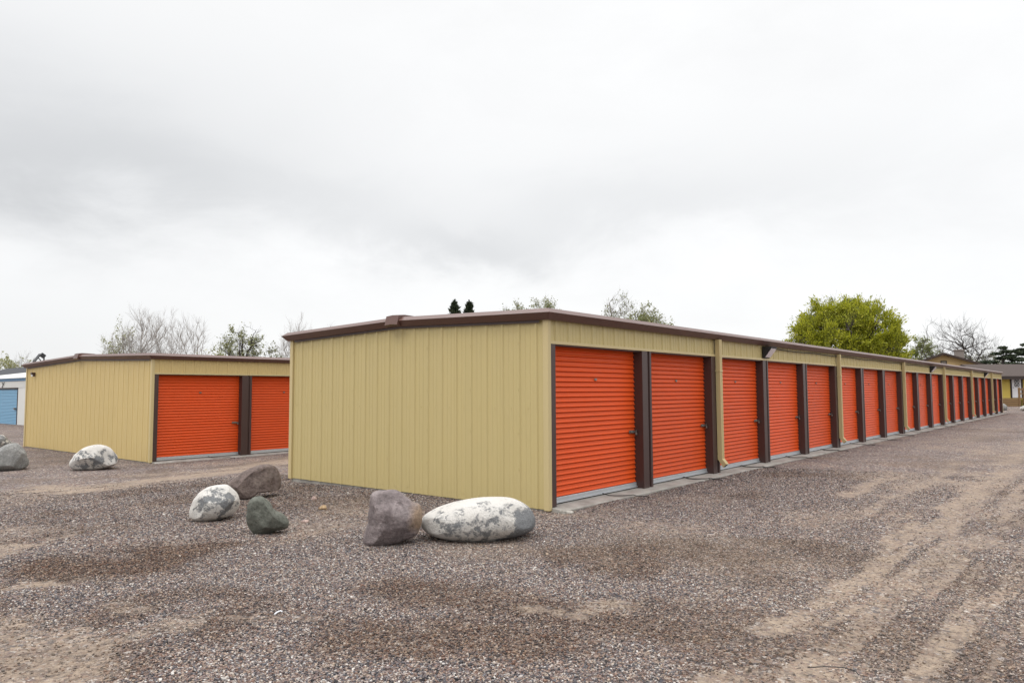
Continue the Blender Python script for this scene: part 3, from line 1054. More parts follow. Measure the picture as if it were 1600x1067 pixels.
# small stones lying in the gravel
m_pink = rock_mat('pink_stone', [(.3, (.30, .21, .18)), (.7, (.45, .34, .30))], 20)
m_ochre = rock_mat('ochre_stone', [(.3, (.30, .20, .11)), (.7, (.42, .30, .18))], 30)
m_chunk = rock_mat('broken_concrete', [(.3, (.27, .25, .22)), (.7, (.42, .40, .36))], 12)
def pebble(name, x, y, w, h, mat, label, seed):
    ol = [(x + w / 2 * math.cos(a) * (1 + .18 * math.sin(seed + 3 * a)), y - h / 2 * math.sin(a) * (1 + .15 * math.cos(seed + 2 * a))) for a in np.linspace(0, 2 * math.pi, 14)[:-1]]
    o = boulder(name, ol, (x, y + h / 2), 1.0, mat, label, seed, 4, .7, .08, None, sub=ICO3)
    o.location.z -= h * .40 * o.location.y / F
    return o
pebble('stone', 491, 776, 10, 9, m_pink, 'small pale pink stone in the gravel near the end wall', 41)
pebble('stone', 505, 790, 13, 10, m_ochre, 'small orange-brown stone in the gravel right of the green boulder', 42)
pebble('stone', 477, 812, 12, 7, m_pink, 'flat pinkish stone just right of the green boulder', 43)
pebble('stone', 672, 795, 15, 16, m_brown, 'dark brown stone wedged behind the gap between two front boulders', 44)
pebble('concrete_chunk', 884, 797, 22, 8, m_chunk, 'broken piece of concrete in the gravel at the front building corner', 45)
pebble('splash_stone', 1125, 741, 11, 6, m_pink, 'flat pale stone under the nearest downspout', 46)
pebble('splash_stone', 1316, 698, 8, 4, m_pink, 'flat pale stone under the second downspout', 47)
# white twig and dark bent wire
def ground_line(name, pts, r, mat, label, cat):
    mb = MB()
    P = []
    for p in pts:
        g = at_ground(*p)
        P.append((g[0], g[1], float(ground_z(np.array([g[0]]), np.array([g[1]]))[0]) + r + .006))
    mb.tube(P, r, 6)
    tag(mb.build(name, [mat]), label, cat)
ground_line('twig', [(429, 962), (433, 959), (438, 957), (441, 958)], .006, M['whitedoor'], 'thin white twig on a tan dirt patch in the gravel', 'twig')
ground_line('wire', [(1262, 1046), (1290, 1044), (1318, 1045), (1336, 1049), (1342, 1056)], .0028, M['rubber'], 'thin dark bent wire lying on the dirt track', 'wire')

# ------------------------------------------------------------------ blue storage building far left
Yb = 41.0
bb = at_y(30, 663, Yb)
bl = empty('storage_building', (bb[0], bb[1], -.32), math.pi / 2 - YAW)   # local -x faces the viewer, y runs left
tag(bl, 'white storage building with blue trim and blue roll-up door at far left', 'storage building')
def wbox(mbv, y0, y1, z0, z1, x0=0.0, x1=.2, mi=0): mbv.box((x0, y0, z0), (x1, y1, z1), mi)
mb = MB()
wbox(mb, -8, .48, 0, 2.20); wbox(mb, -8, 14, 2.2005, 2.58)
pr = rib_profile(22, .1, .2)
mb.strip([(-.012 - o, s_ - 8, 2.21) for s_, o in pr], [(-.012 - o, s_ - 8, 2.58) for s_, o in pr])
wbox(mb, 3.90, 4.35, 0, 2.20); wbox(mb, 6.80, 14, 0, 2.20)
mb.box((.3, -8, 0), (9, 14, 2.5), 0)
mb.build('wall', [M['white']], bl)
mb = MB(); mb.box((-.05, -8, 2.59), (.25, 14, 2.74)); mb.build('fascia', [M['bluetrim']], bl)
mb = MB()
pr = rib_profile(22, .1, .45)
mb.strip([(-.12, s_ - 8, 2.75 + o * 1.4) for s_, o in pr], [(4.6, s_ - 8, 3.42 + o * 1.4) for s_, o in pr])
mb.strip([(4.6, s_ - 8, 3.42 + o * 1.4) for s_, o in pr], [(9.1, s_ - 8, 2.75 + o * 1.4) for s_, o in pr])
mb.build('roof', [M['white']], bl)
mb = MB(); mb.box((-.03, .48, 2.12), (-.002, 6.8, 2.18)); mb.box((-.02, .40, 0), (.2, .4795, 2.19)); mb.build('door_frame', [M['darktrim']], bl)
for y0 in (.50, 4.36):
    w = 2.42 if y0 > 2 else 3.39
    mb = MB(); z = .1
    while z < 2.10:
        A = [(.03 - o, 0, z + .085 * a) for a, o in ((0, 0), (.3, .02), (.7, .02), (1, 0))]
        mb.strip(A, [(x, w, zz) for x, _, zz in A], 0, True); z += .085
    d = mb.build('roll_up_door', [M['blue']], bl, (0, y0, 0))
    mb = MB(); mb.box((-.01, 0, .01), (.06, w, .098)); mb.build('bottom_bar', [M['galv']], d)
    mb = MB(); mb.box((-.06, .12, .98), (-.0, .42, 1.06), 0, .005); mb.box((-.09, .12, .95), (-.061, .2, 1.07), 0, .004); mb.build('latch', [M['steel']], d)
mb = MB(); mb.box((-1.9, -8, -.25), (-.06, 14, .0)); mb.build('slab', [M['concrete']], bl)
# last stroke of the wall lettering (an italic y)
mb = MB()
mb.prism([(2.73, 2.55), (2.65, 2.55), (3.07, 2.23), (3.17, 2.23)], -.062, -.05, 'x')
mb.prism([(3.03, 2.54), (3.12, 2.54), (2.955, 2.38), (2.90, 2.37)], -.067, -.055, 'x')
mb.build('lettering', [M['blackp']], bl)

# dark roofed building behind it
hb = at_y(10, 600, 66)
dr = empty('house', (hb[0], hb[1], -.3), math.pi / 2 - YAW)
tag(dr, 'building with long charcoal shingle roof showing above the blue-doored building', 'house')
mb = MB(); mb.box((0, -14, 0), (9, 16, 2.9)); mb.build('wall', [M['white']], dr)
mb = MB(); mb.prism([(-.6, 2.85), (9.6, 2.85), (9.6, 3.0), (4.5, 4.60), (-.6, 3.0)], -14.5, 16.5, 'y'); 
mb.build('roof', [M['darkshingle']], dr)
for y in (-.1, .95):
    mb = MB(); mb.tube([(3.0, y, 3.9), (3.0, y, 4.42)], .06, 8); mb.build('vent_pipe', [M['white']], dr)

# ------------------------------------------------------------------ yellow house and tan gabled house at the far right
Yh = 68.0
def hz(py, Y=Yh): return float(at_y(1585, py, Y)[2])
hx0 = at_y(1552, 600, Yh)[0]
gz = -.1
yh = empty('house', (hx0, Yh, gz), 0)
tag(yh, 'low yellow house with brown roof, white front door and wooden steps', 'house')
mpp = Yh / F
def hxp(px): return (px - 1552) * mpp
zt_, zf, zr_ = hz(590) - gz, hz(621.5) - gz, hz(579.5) - gz
dx0, dx1 = hxp(1580.5), hxp(1594.8)
mb = MB()
def siding(x0, x1, z0, z1):
    z = z0
    while z < z1 - .01:
        q = min(z + .16, z1)
        mb.strip([(x0, -.03, z), (x1, -.03, z)], [(x0, -.004, q), (x1, -.004, q)], 0)
        mb.quad([(x0, 0, z), (x1, 0, z), (x1, -.03, z), (x0, -.03, z)][::-1], 0)
        z = q
siding(0, dx0 - .1, zf - .15, zt_ ); siding(dx1 + .1, 9, zf - .15, zt_)
mb.box((0, .0, 0), (9, 7, zt_), 0)
mb.build('wall', [M['yellow']], yh)
mb = MB()
mb.prism([(-.75, zt_ - .06), (-.75, zt_ + .14), (3.4, zr_ + .75), (7.6, zt_ + .14), (7.6, zt_ - .06)], -.8, 9.6, 'x', 0)
mb.build('roof', [M['shingle']], yh)
mb = MB()
mb.box((-.8, -.80, zt_ - .16), (9.6, -.7505, zt_ + .1), 0)
mb.box((dx0 - .16, -.06, zf), (dx0 - .02, -.0305, zt_ - .1)); mb.box((dx1 + .02, -.06, zf), (dx1 + .16, -.0305, zt_ - .1)); mb.box((0, -.06, zf), (.12, -.0305, zt_ - .1))
mb.build('trim', [M['darktrim']], yh)
mb = MB(); mb.box((dx0, -.05, zf + .01), (dx1, -.008, zt_ - .07), 0, .008)
d = mb.build('front_door', [M['whitedoor']], yh)
wx0, wx1, wz0, wz1 = dx0 + .22, dx1 - .16, zf + 1.02, zt_ - .17
mb = MB(); mb.box((wx0, -.062, wz0), (wx1, -.0505, wz1)); w_ = mb.build('window', [M['glass']], d)
mb = MB()
cx, cz = (wx0 + wx1) / 2, (wz0 + wz1) / 2
hw, hh = (wx1 - wx0) / 2, (wz1 - wz0) / 2
for k in (-1, 0, 1):
    for sgn in (1, -1):
        pts = []
        for tq in np.linspace(-1, 1, 41):
            x = tq * hw; z = sgn * tq * hh + k * hh
            if abs(z) <= hh: pts.append((cx + x, -.066, cz + z))
        if len(pts) > 1: mb.tube([pts[0], pts[-1]], .022, 4)
mb.build('lattice', [M['whitedoor']], d)
mb = MB(); mb.tube([(dx0 + .1, -.05, zf + .95), (dx0 + .1, -.11, zf + .95)], .035, 8); mb.build('door_knob', [M['steel']], d)
# deck with rail and steps
dk = empty('deck', (hx0, Yh - .06, gz), 0)
tag(dk, 'weathered wooden deck with steps in front of the white door', 'deck')
def hxd(px): return at_y(px, 620, 66.2)[0] - hx0
x0, x1 = hxd(1556), hxd(1591.5)
mb = MB()
for k in range(11):
    mb.box((x0, -1.75 + k * .155, zf - .06), (x1 + 2.2, -1.75 + k * .155 + .145, zf - .02))
mb.build('floorboards', [M['wood']], dk)
mb = MB()
for k in range(4):
    z0 = .04 + k * (zf - .1) / 4
    mb.box((x0, -1.80, z0), (x1, -1.765, z0 + (zf - .1) / 4 - .02))
mb.build('skirting', [M['wood']], dk)
for px in (1592.2, 1599.5):
    mb = MB(); x = hxd(px); mb.box((x - .07, -1.86, 0), (x + .07, -1.72, zf + .95), 0, .01); mb.build('post', [M['wood']], dk)
mb = MB(); mb.box((hxd(1592.2), -1.83, zf + .72), (hxd(1612), -1.75, zf + .86)); mb.box((hxd(1592.2), -1.83, zf + .35), (hxd(1612), -1.78, zf + .45)); mb.build('handrail', [M['wood']], dk)
mb = MB()
for k in range(3): mb.box((hxd(1594), -1.8 - .3 * (k + 1), zf - .2 - .24 * (k + 1)), (hxd(1610), -1.8 - .3 * k - .003, zf - .15 - .24 * (k + 1)))
mb.build('steps', [M['wood']], dk)

Yt = 84.0
tz = lambda py: float(at_y(1480, py, Yt)[2]) + .3
hx = at_y(1476, 600, Yt)[0]
th_ = empty('house', (hx, Yt, -.3), R(-24))
tag(th_, 'tan gabled house with brown roof and chimney behind the far end of the long building', 'house')
apex = tz(553); eave = tz(576)
hwid = 4.3
mb = MB(); mb.prism([(-hwid, 0), (hwid * 1.15, 0), (hwid * 1.15, eave), (0, apex - .12), (-hwid, eave)], 0, 10, 'y'); mb.build('wall', [M['tanwall']], th_)
mb = MB()
for sx in (-1, 1):
    ex = sx * hwid * 1.25
    slope = (apex - eave) / hwid
    ez = apex - slope * hwid * 1.18
    mb.prism([(0, apex - .1), (ex, ez), (ex, ez + .22), (0, apex + .14)][::sx], -.7, 10.5, 'y')
mb.build('roof', [M['shingle']], th_)
mb = MB(); mb.box((-.32, -.04, apex - 1.2), (.32, -.003, apex - .78)); v_ = mb.build('gable_vent', [M['darktrim']], th_)
mb = MB(); mb.box((-.22, -.055, apex - 1.10), (.22, -.0405, apex - .86)); mb.build('louvre', [M['chim']], v_)
mb = MB(); mb.box((1.45, 2.0, apex - 1.2), (2.35, 2.9, apex + .42)); mb.box((1.38, 1.93, apex + .4205), (2.42, 2.97, apex + .56)); mb.build('chimney', [M['chim']], th_)

# ------------------------------------------------------------------ trees
def frames(d):
    up = np.where(np.abs(d[:, 2:3]) > .95, np.array([[1., 0, 0]]), np.array([[0, 0, 1.]]))
    a = np.cross(d, up); a /= np.linalg.norm(a, axis=1, keepdims=True) + 1e-9
    return a, np.cross(d, a)

def tubes_np(P, Rd, k):
    """P (B,n,3), Rd (B,n) -> verts, quads"""
    B, n, _ = P.shape
    d = np.empty_like(P)
    d[:, 1:-1] = P[:, 2:] - P[:, :-2]; d[:, 0] = P[:, 1] - P[:, 0]; d[:, -1] = P[:, -1] - P[:, -2]
    d /= np.linalg.norm(d, axis=2, keepdims=True) + 1e-9
    a, b = frames(d.reshape(-1, 3)); a = a.reshape(B, n, 1, 3); b = b.reshape(B, n, 1, 3)
    t = np.arange(k) * 2 * np.pi / k
    V_ = P[:, :, None, :] + Rd[:, :, None, None] * (a * np.cos(t)[None, None, :, None] + b * np.sin(t)[None, None, :, None])
    idx = np.arange(B * n * k).reshape(B, n, k)
    q = np.stack([idx[:, :-1], np.roll(idx[:, :-1], -1, 2), np.roll(idx[:, 1:], -1, 2), idx[:, 1:]], -1).reshape(-1, 4)
    return V_.reshape(-1, 3), q

def grow_env(seed, H, rx, zc, dn, trunk_r, trunk_frac, counts, up=.7, stems=1, sspread=.1, ntwig=1500, ltwig=(.5, 1.2), shell=.5, radii=(.11, .05, .024), rtwig=.006, lump=.25, wob=.06, twig_up=.4, flat=0.0):
    """branches grown toward points filling a crown envelope; returns a list of (P, R) per level"""
    g = np.random.default_rng(seed)
    ru, rd = H * (1 - zc), H * zc * dn
    ph = g.random(6) * 6.283
    def sample(n, lo=0.0):
        d = g.normal(size=(n * 3, 3)); d /= np.linalg.norm(d, axis=1, keepdims=True)
        q = lo + (1 - lo) * g.random(n * 3) ** shell
        az = np.arctan2(d[:, 1], d[:, 0])
        k = 1 + lump * (.5 * np.sin(3 * az + ph[0] + 3 * d[:, 2]) + .3 * np.sin(5 * az + ph[1] - 4 * d[:, 2]) + .3 * np.sin(7 * d[:, 2] + ph[2]) - .1)
        p = d * (q * np.minimum(k, 1.12))[:, None]
        z = np.where(p[:, 2] > 0, p[:, 2] * ru, p[:, 2] * rd) + zc * H
        p = np.stack([p[:, 0] * rx, p[:, 1] * rx, z], 1)
        ok = z > H * trunk_frac * .75
        return p[ok][:n]
    lv = []
    npt = 7
    P = np.zeros((stems, npt, 3)); Rd = np.zeros((stems, npt))
    for i in range(stems):
        az = g.random() * 6.283 + i * 6.283 / stems
        e = np.array([math.cos(az) * sspread * H, math.sin(az) * sspread * H, 0]) * (stems > 1)
        t = np.linspace(0, 1, npt)[:, None]
        P[i] = e * t ** 1.3 + np.array([0, 0, 1]) * (H * trunk_frac * (.8 + .4 * g.random())) * t + np.cumsum(g.normal(size=(npt, 3)) * wob * .5, 0) * (t > 0) * np.array([1, 1, 0])
        P[i, 0, 2] = -.3
        Rd[i] = trunk_r / stems ** .4 * np.linspace(1, .6, npt)
    lv.append((P, Rd))
    first = True
    Q = P[:, npt // 2:].reshape(-1, 3); QR = Rd[:, npt // 2:].ravel()
    QD = np.repeat((P[:, -1] - P[:, 1]) / np.linalg.norm(P[:, -1] - P[:, 1], axis=1, keepdims=True), npt - npt // 2, 0)
    for li, (cnt, rad) in enumerate(zip(counts, radii)):
        T = sample(cnt, .62 if li == 0 else (.35 if li == 1 else .2))
        D = T[:, None] - Q[None]
        hz_ = np.hypot(D[..., 0], D[..., 1])
        cost = np.linalg.norm(D, axis=2) + 1.3 * np.maximum(0, hz_ * up - D[..., 2]) + (0 if not first else .3 * g.random(D.shape[:2]) * H)
        k = cost.argmin(1)
        A = Q[k]; AD = QD[k]; L = np.linalg.norm(T - A, axis=1, keepdims=True) + 1e-6
        dr = (T - A) / L
        c1 = A + (AD * .55 + dr * .45) * L * .38
        ed = dr + np.array([0, 0, twig_up]); ed /= np.linalg.norm(ed, axis=1, keepdims=True)
        c2 = T - ed * L * .33
        n = 8 if li < 2 else 6
        t = np.linspace(0, 1, n)[None, :, None]
        Pn = (1 - t) ** 3 * A[:, None] + 3 * (1 - t) ** 2 * t * c1[:, None] + 3 * (1 - t) * t ** 2 * c2[:, None] + t ** 3 * T[:, None]
        Pn[:, 1:-1] += g.normal(size=Pn[:, 1:-1].shape) * wob * np.minimum(L, 2.5)[:, None] * .55
        r0 = np.minimum(QR[k] * .82, rad * (.7 + .6 * g.random(len(T))) * np.clip(L[:, 0] / (2.2, 1.6, 1.0)[min(li, 2)], .5, 1.4))
        Rn = r0[:, None] * np.linspace(1, .32, n)[None]
        lv.append((Pn, Rn))
        dd_ = Pn[:, 1:] - Pn[:, :-1]; dd_ /= np.linalg.norm(dd_, axis=2, keepdims=True) + 1e-9
        nq, nr, nd = Pn[:, 1:].reshape(-1, 3), Rn[:, 1:].ravel(), dd_.reshape(-1, 3)
        if first:
            Q, QR, QD = np.concatenate([Q[-1:], nq]), np.concatenate([QR[-1:], nr]), np.concatenate([QD[-1:], nd])
            first = False
        else:
            Q, QR, QD = np.concatenate([Q, nq]), np.concatenate([QR, nr]), np.concatenate([QD, nd])
    # fine twigs
    PP, RR = lv[-1]
    P2_, R2_ = lv[-2]
    m = PP.shape[1]
    bi = g.integers(0, len(PP), ntwig); tt = .25 + .75 * g.random(ntwig); fi = np.clip(tt * (m - 1), 0, m - 1.01); i0 = fi.astype(int); fr = (fi - i0)[:, None]
    A = PP[bi, i0] * (1 - fr) + PP[bi, i0 + 1] * fr
    pd = PP[bi, i0 + 1] - PP[bi, i0]; pd /= np.linalg.norm(pd, axis=1, keepdims=True) + 1e-9
    out = A - np.array([0, 0, zc * H]); out[:, 2] *= .8; out /= np.linalg.norm(out, axis=1, keepdims=True) + 1e-9
    d = pd * .9 + out * .35 + g.normal(size=pd.shape) * .42 + np.array([0, 0, twig_up * .7]); d /= np.linalg.norm(d, axis=1, keepdims=True)
    L = ltwig[0] + (ltwig[1] - ltwig[0]) * g.random(ntwig)
    n = 4
    Pn = np.zeros((ntwig, n, 3)); p = A.copy()
    for j in range(n):
        Pn[:, j] = p
        d = d + g.normal(size=d.shape) * .12 + np.array([0, 0, .05 * twig_up]); d /= np.linalg.norm(d, axis=1, keepdims=True)
        p = p + d * (L / (n - 1))[:, None]
    lv.append((Pn, np.tile(rtwig * np.linspace(1, .55, n), (ntwig, 1))))
    return lv

def leaf_quads(g, C, D, size, elong=1.0, align=0.0):
    n = len(C)
    d = g.normal(size=(n, 3)); d = d * (1 - align) + D * align * 1.6
    d /= np.linalg.norm(d, axis=1, keepdims=True) + 1e-9
    e = g.normal(size=(n, 3)); e -= d * (e * d).sum(1, keepdims=True); e /= np.linalg.norm(e, axis=1, keepdims=True) + 1e-9
    s_ = size * (.55 + .9 * g.random(n))[:, None]
    a = d * s_ * elong; b = e * s_ * .5
    V_ = np.stack([C - a * .5, C + b * .9 - a * .05, C + a * .5, C - b * .9 - a * .05], 1).reshape(-1, 3)
    return V_, np.arange(n * 4).reshape(n, 4)

def tree(name, px, Y, top, width, label, seed, bark, trunk_r=.2, zc=.6, dn=.6, trunk_frac=.3, counts=(8, 45, 300), leaf=None, nleaf=0, lsize=.14, elong=1.4, align=.3, spread=.1, group='trees beyond the buildings', cat='tree', gap=None, **kw):
    base = at_y(px, 600, Y)
    H = float(at_y(px, top, Y)[2]) + .2
    rx = width * Y / F / 2
    lv = grow_env(seed, H * .95, rx * .93, zc, dn, trunk_r, trunk_frac, counts, **kw)
    root = empty(name, (base[0], base[1], float(ground_base(base[0], base[1]))))
    tag(root, label, cat, group)
    g = np.random.default_rng(seed + 100)
    for nm, sel in (('trunk', lv[:3]), ('twigs', lv[3:])):
        vs, fs, off = [], [], 0
        for i, (P, Rd) in enumerate(sel):
            kk = 8 if (nm == 'trunk' and i == 0) else (5 if nm == 'trunk' else 3)
            v, q = tubes_np(P, Rd, kk)
            vs.append(v); fs.append(q + off); off += len(v)
        np_mesh(nm, np.concatenate(vs), np.concatenate(fs), bark, root, smooth=True)
    if leaf is not None and nleaf:
        P, Rd = lv[-1]
        B, npt, _ = P.shape
        # leafing out unevenly: some sprays are full, some thin
        vn = np.array([noise.noise(Vector(p) * (1.1 / max(1.0, rx * .35)) + Vector((seed, 0, 0))) for p in P[:, 0]])
        wgt = np.clip(.55 + 1.3 * vn, .04, 2) * (.4 + g.random(B)); 
        if gap is not None:
            wgt = wgt * gap(P[:, -1], H, rx, g)
        wgt /= wgt.sum()
        bi = g.choice(B, nleaf, p=wgt); tt = .15 + g.random(nleaf) * (npt - 1.16); i0 = tt.astype(int); fr = (tt - i0)[:, None]
        C = P[bi, i0] * (1 - fr) + P[bi, i0 + 1] * fr
        D = P[bi, i0 + 1] - P[bi, i0]; D /= np.linalg.norm(D, axis=1, keepdims=True) + 1e-9
        bt = g.random(B)[bi]
        C = C + g.normal(size=C.shape) * spread
        v, q = leaf_quads(g, C, D, lsize, elong, align)
        tint = np.repeat(np.clip(.5 * bt + .5 * g.random(len(C)), 0, 1), 4)
        np_mesh('crown', v, q, leaf, root, attr={'tint': tint})
    return root

FAN = dict(zc=.60, dn=.55, trunk_frac=.22, up=1.5, shell=.6, wob=.045, twig_up=.7, lump=.2)
# left group of nearly bare trees
tree('tree', 190, 78, 497, 66, 'slender tree hazed with first pale leaves at the left end of the bare group', 3, M['bark_pale'], .16, leaf=M['leaf_pale'], nleaf=1500, lsize=.12, ntwig=1300, **FAN)
tree('bare_tree', 223, 76, 470, 78, 'tallest leafless tree with a straight trunk, second from the left in the bare group', 5, M['bark_pale'], .20, ntwig=1500, counts=(7, 40, 230), **FAN)
tree('bare_tree', 252, 80, 474, 80, 'leafless multi-stemmed tree in the middle of the bare group', 8, M['bark_pale'], .22, stems=3, sspread=.07, ntwig=1500, counts=(8, 40, 230), **FAN)
tree('bare_tree', 292, 77, 478, 74, 'leafless tree with open leaning stems at the right end of the bare group', 13, M['bark_pale'], .18, stems=2, sspread=.07, ntwig=1100, counts=(7, 34, 190), **FAN)
tree('spreading_tree', 373, 62, 499, 86, 'spreading tree with thick dark limbs and sparse green leaf tufts over the rear roof', 21, M['bark_dark'], .36, zc=.66, dn=.42, trunk_frac=.40, counts=(8, 44, 240), up=.45, stems=1, radii=(.17, .075, .03), ntwig=1300, ltwig=(.3, .8), leaf=M['leaf_olive'], nleaf=2600, lsize=.10, wob=.09, lump=.35)
tree('bare_tree', 462, 70, 490, 62, 'pale leafless tree just left of the front roof corner', 34, M['bark_pale'], .19, stems=3, sspread=.06, ntwig=1300, counts=(7, 40, 210), **FAN)
tree('bare_tree', 508, 76, 500, 64, 'pale leafless treetop barely showing above the front roof near its left corner', 36, M['bark_pale'], .17, stems=2, sspread=.06, ntwig=1000, counts=(7, 34, 180), **FAN)
SHR = dict(zc=.5, dn=.8, trunk_frac=.12, up=.5, stems=4, sspread=.15, ltwig=(.3, .7), lump=.3)
tree('shrub', 330, 66, 538, 62, 'low pale green shrub left of the spreading tree', 41, M['bark_pale'], .10, counts=(7, 34, 160), ntwig=900, leaf=M['leaf_pale'], nleaf=2600, lsize=.15, cat='shrub', **SHR)
tree('shrub', 428, 66, 531, 46, 'small grey-green shrub right of the spreading tree', 43, M['bark_grey'], .10, counts=(7, 30, 140), ntwig=800, leaf=M['leaf_grey'], nleaf=1900, lsize=.14, cat='shrub', **SHR)
tree('shrub', 12, 100, 544, 74, 'pale yellow-green bush above the charcoal roof at the left edge', 45, M['bark_pale'], .12, counts=(8, 40, 200), ntwig=1100, leaf=M['leaf_pale'], nleaf=3000, lsize=.17, cat='shrub', **SHR)
tree('bare_tree', 36, 102, 543, 44, 'small leafless tree rising from the yellow-green bush at the left edge', 46, M['bark_grey'], .12, counts=(6, 30, 120), ntwig=500, **FAN)

# dark spruces behind the ridge
def spruce(px, Y, top, w, label, seed):
    base = at_y(px, 600, Y); H = float(at_y(px, top, Y)[2]) + .2
    g = np.random.default_rng(seed)
    root = empty('spruce_tree', (base[0], base[1], -.2)); tag(root, label, 'tree', 'dark spruces behind the front roof')
    mb = MB(); mb.tube([(0, 0, 0), (0, 0, H * .5), (0, 0, H * .99)], [.22, .13, .02], 7); mb.build('trunk', [M['bark_dark']], root)
    nb = 420
    t_ = g.random(nb) ** .75; z = H * (.12 + .86 * t_); az = g.random(nb) * 6.283
    Lb = w * Y / F / 2 * (1 - t_) ** .8 * 4.2 * (.75 + .4 * g.random(nb)) + .12
    pts = []
    D = np.stack([np.cos(az), np.sin(az), .05 + .7 * t_ + .3 * g.random(nb)], 1)
    Lb = Lb * (.6 + .7 * g.random(nb))
    n = 16
    s_ = (np.arange(n) + .5) / n
    C = np.stack([np.zeros(nb), np.zeros(nb), z], 1)[:, None] + D[:, None] * (Lb[:, None] * s_[None])[..., None]
    C = C.reshape(-1, 3) + g.normal(size=(nb * n, 3)) * .05
    DD = np.repeat(D, n, 0)
    lz = g.random(160) ** .7
    C = np.concatenate([C, np.stack([g.normal(size=160) * .10 * (1.05 - lz), g.normal(size=160) * .10 * (1.05 - lz), H * (.93 + .075 * lz)], 1)])
    DD = np.concatenate([DD, np.tile(np.array([[0., 0, 1]]), (160, 1))])
    v, q = leaf_quads(g, C, DD, .15, 3.0, .6)
    np_mesh('crown', v, q, M['needle'], root, attr={'tint': np.repeat(g.random(len(C)), 4)})
spruce(710, 78, 471, 15, 'left of two dark spruce tops poking above the front roof', 51)
spruce(733, 78, 472, 15, 'right of two dark spruce tops poking above the front roof', 52)
DOME = dict(zc=.58, dn=.5, trunk_frac=.3, up=.6, shell=.45, lump=.3, ltwig=(.35, .9))
tree('tree', 806, 72, 460, 52, 'small grey-green treetop behind the roof, nearer to the dark spruces', 61, M['bark_grey'], .2, ntwig=2600, counts=(9, 60, 420), leaf=M['leaf_olive'], nleaf=9000, lsize=.10, **DOME)
tree('tree', 848, 72, 460, 92, 'wider grey-green treetop showing above the front roof corner', 63, M['bark_grey'], .2, ntwig=4200, counts=(10, 80, 600), leaf=M['leaf_olive'], nleaf=16000, lsize=.10, **DOME)
tree('tree', 966, 70, 454, 76, 'thin-crowned tree with bare twigs over the roof, left of a greener one', 66, M['bark_grey'], .22, ntwig=3600, counts=(9, 60, 500), leaf=M['leaf_olive'], nleaf=4200, lsize=.10, **DOME)
tree('tree', 1008, 66, 467, 92, 'fresh green treetop sloping down behind the long roof', 68, M['bark_grey'], .22, ntwig=3600, counts=(9, 60, 500), leaf=M['leaf_olive'], nleaf=13000, lsize=.11, **DOME)

# the big willow
def willow_gap(p, H, rx, g):
    # thin low in the middle, where the limbs show
    low = np.clip((.52 * H - p[:, 2]) / (.2 * H), 0, 1)
    mid = np.clip(1 - np.abs(p[:, 0] + .1 * rx) / (.55 * rx), 0, 1)
    return 1 - .85 * low * mid ** .6
tree('willow_tree', 1320, 74, 462, 186, 'big round willow with bright yellow-green crown above the long roof', 75, M['bark_dark'], .5, zc=.42, dn=.45, trunk_frac=.24, counts=(13, 110, 900), radii=(.22, .09, .03), up=.25, shell=.30, ntwig=12000, ltwig=(.6, 1.6), lump=.05, twig_up=.6, rtwig=.007,
     leaf=M['leaf_willow'], nleaf=150000, lsize=.10, elong=2.6, align=.7, spread=.12, gap=willow_gap)
tree('tree', 1444, 98, 519, 56, 'small bright green tree left of the big bare tree', 81, M['bark_grey'], .2, ntwig=2200, leaf=M['leaf_green'], nleaf=8000, lsize=.12, **DOME)
tree('bare_tree', 1497, 92, 488, 122, 'large gnarled leafless tree behind the chimney of the tan house', 87, M['bark_dark'], .5, zc=.55, dn=.5, trunk_frac=.25, counts=(10, 55, 300), radii=(.24, .10, .04), up=.5, stems=2, sspread=.08, ntwig=2000, ltwig=(.6, 1.6), wob=.10, lump=.3, rtwig=.009)
tree('tree', 1538, 96, 546, 84, 'grey-green hazy tree between the chimney and dark evergreen', 89, M['bark_grey'], .2, ntwig=1600, leaf=M['leaf_grey'], nleaf=4200, lsize=.17, **DOME)

def evergreen(px, Y, top, w, label, seed):
    """old pine with flat irregular pads of needles"""
    base = at_y(px, 600, Y); H = float(at_y(px, top, Y)[2]) + .2
    g = np.random.default_rng(seed)
    root = empty('pine_tree', (base[0], base[1], -.1)); tag(root, label, 'tree', 'dark pines behind the yellow house')
    hw = w * Y / F / 2
    mb = MB(); mb.tube([(0, 0, 0), (.1, 0, H * .4), (-.1, 0, H * .7), (.05, 0, H * .97)], [.3, .22, .14, .04], 8)
    Cs, Ds = [], []
    for i in range(26):
        f = .22 + .76 * (i + g.random()) / 26
        az = i * 2.4 + g.normal() * .4
        L = hw * (1.05 - .55 * max(0, (f - .6) / .4)) * (.55 + .5 * g.random())
        z = H * f - .25
        e = np.array([math.cos(az) * L, math.sin(az) * L, z + .12 * L])
        mb.tube([(0, 0, z - .3), tuple(e * np.array([.55, .55, 1]) - np.array([0, 0, .05 * L])), tuple(e)], [.07, .045, .02], 5)
        npad = 300
        for q in (.55, .95):
            c = np.array([e[0] * q, e[1] * q, e[2] - .03])
            pts = g.normal(size=(npad, 3)) * np.array([.40, .40, .10]) * (.30 + .14 * L) + c
            Cs.append(pts); Ds.append(np.tile(np.array([[math.cos(az) * .5, math.sin(az) * .5, .5]]), (npad, 1)))
    mb.build('trunk', [M['bark_dark']], root)
    C = np.concatenate(Cs); D = np.concatenate(Ds)
    v, q = leaf_quads(g, C, D, .16, 1.9, .5)
    np_mesh('crown', v, q, M['needle'], root, attr={'tint': np.repeat(g.random(len(C)), 4)})
evergreen(1570, 84, 541, 62, 'dark pine with flat needle pads above the yellow house roof', 91)
evergreen(1612, 86, 534, 60, 'dark pine cut by the right photo edge behind the yellow house', 95)

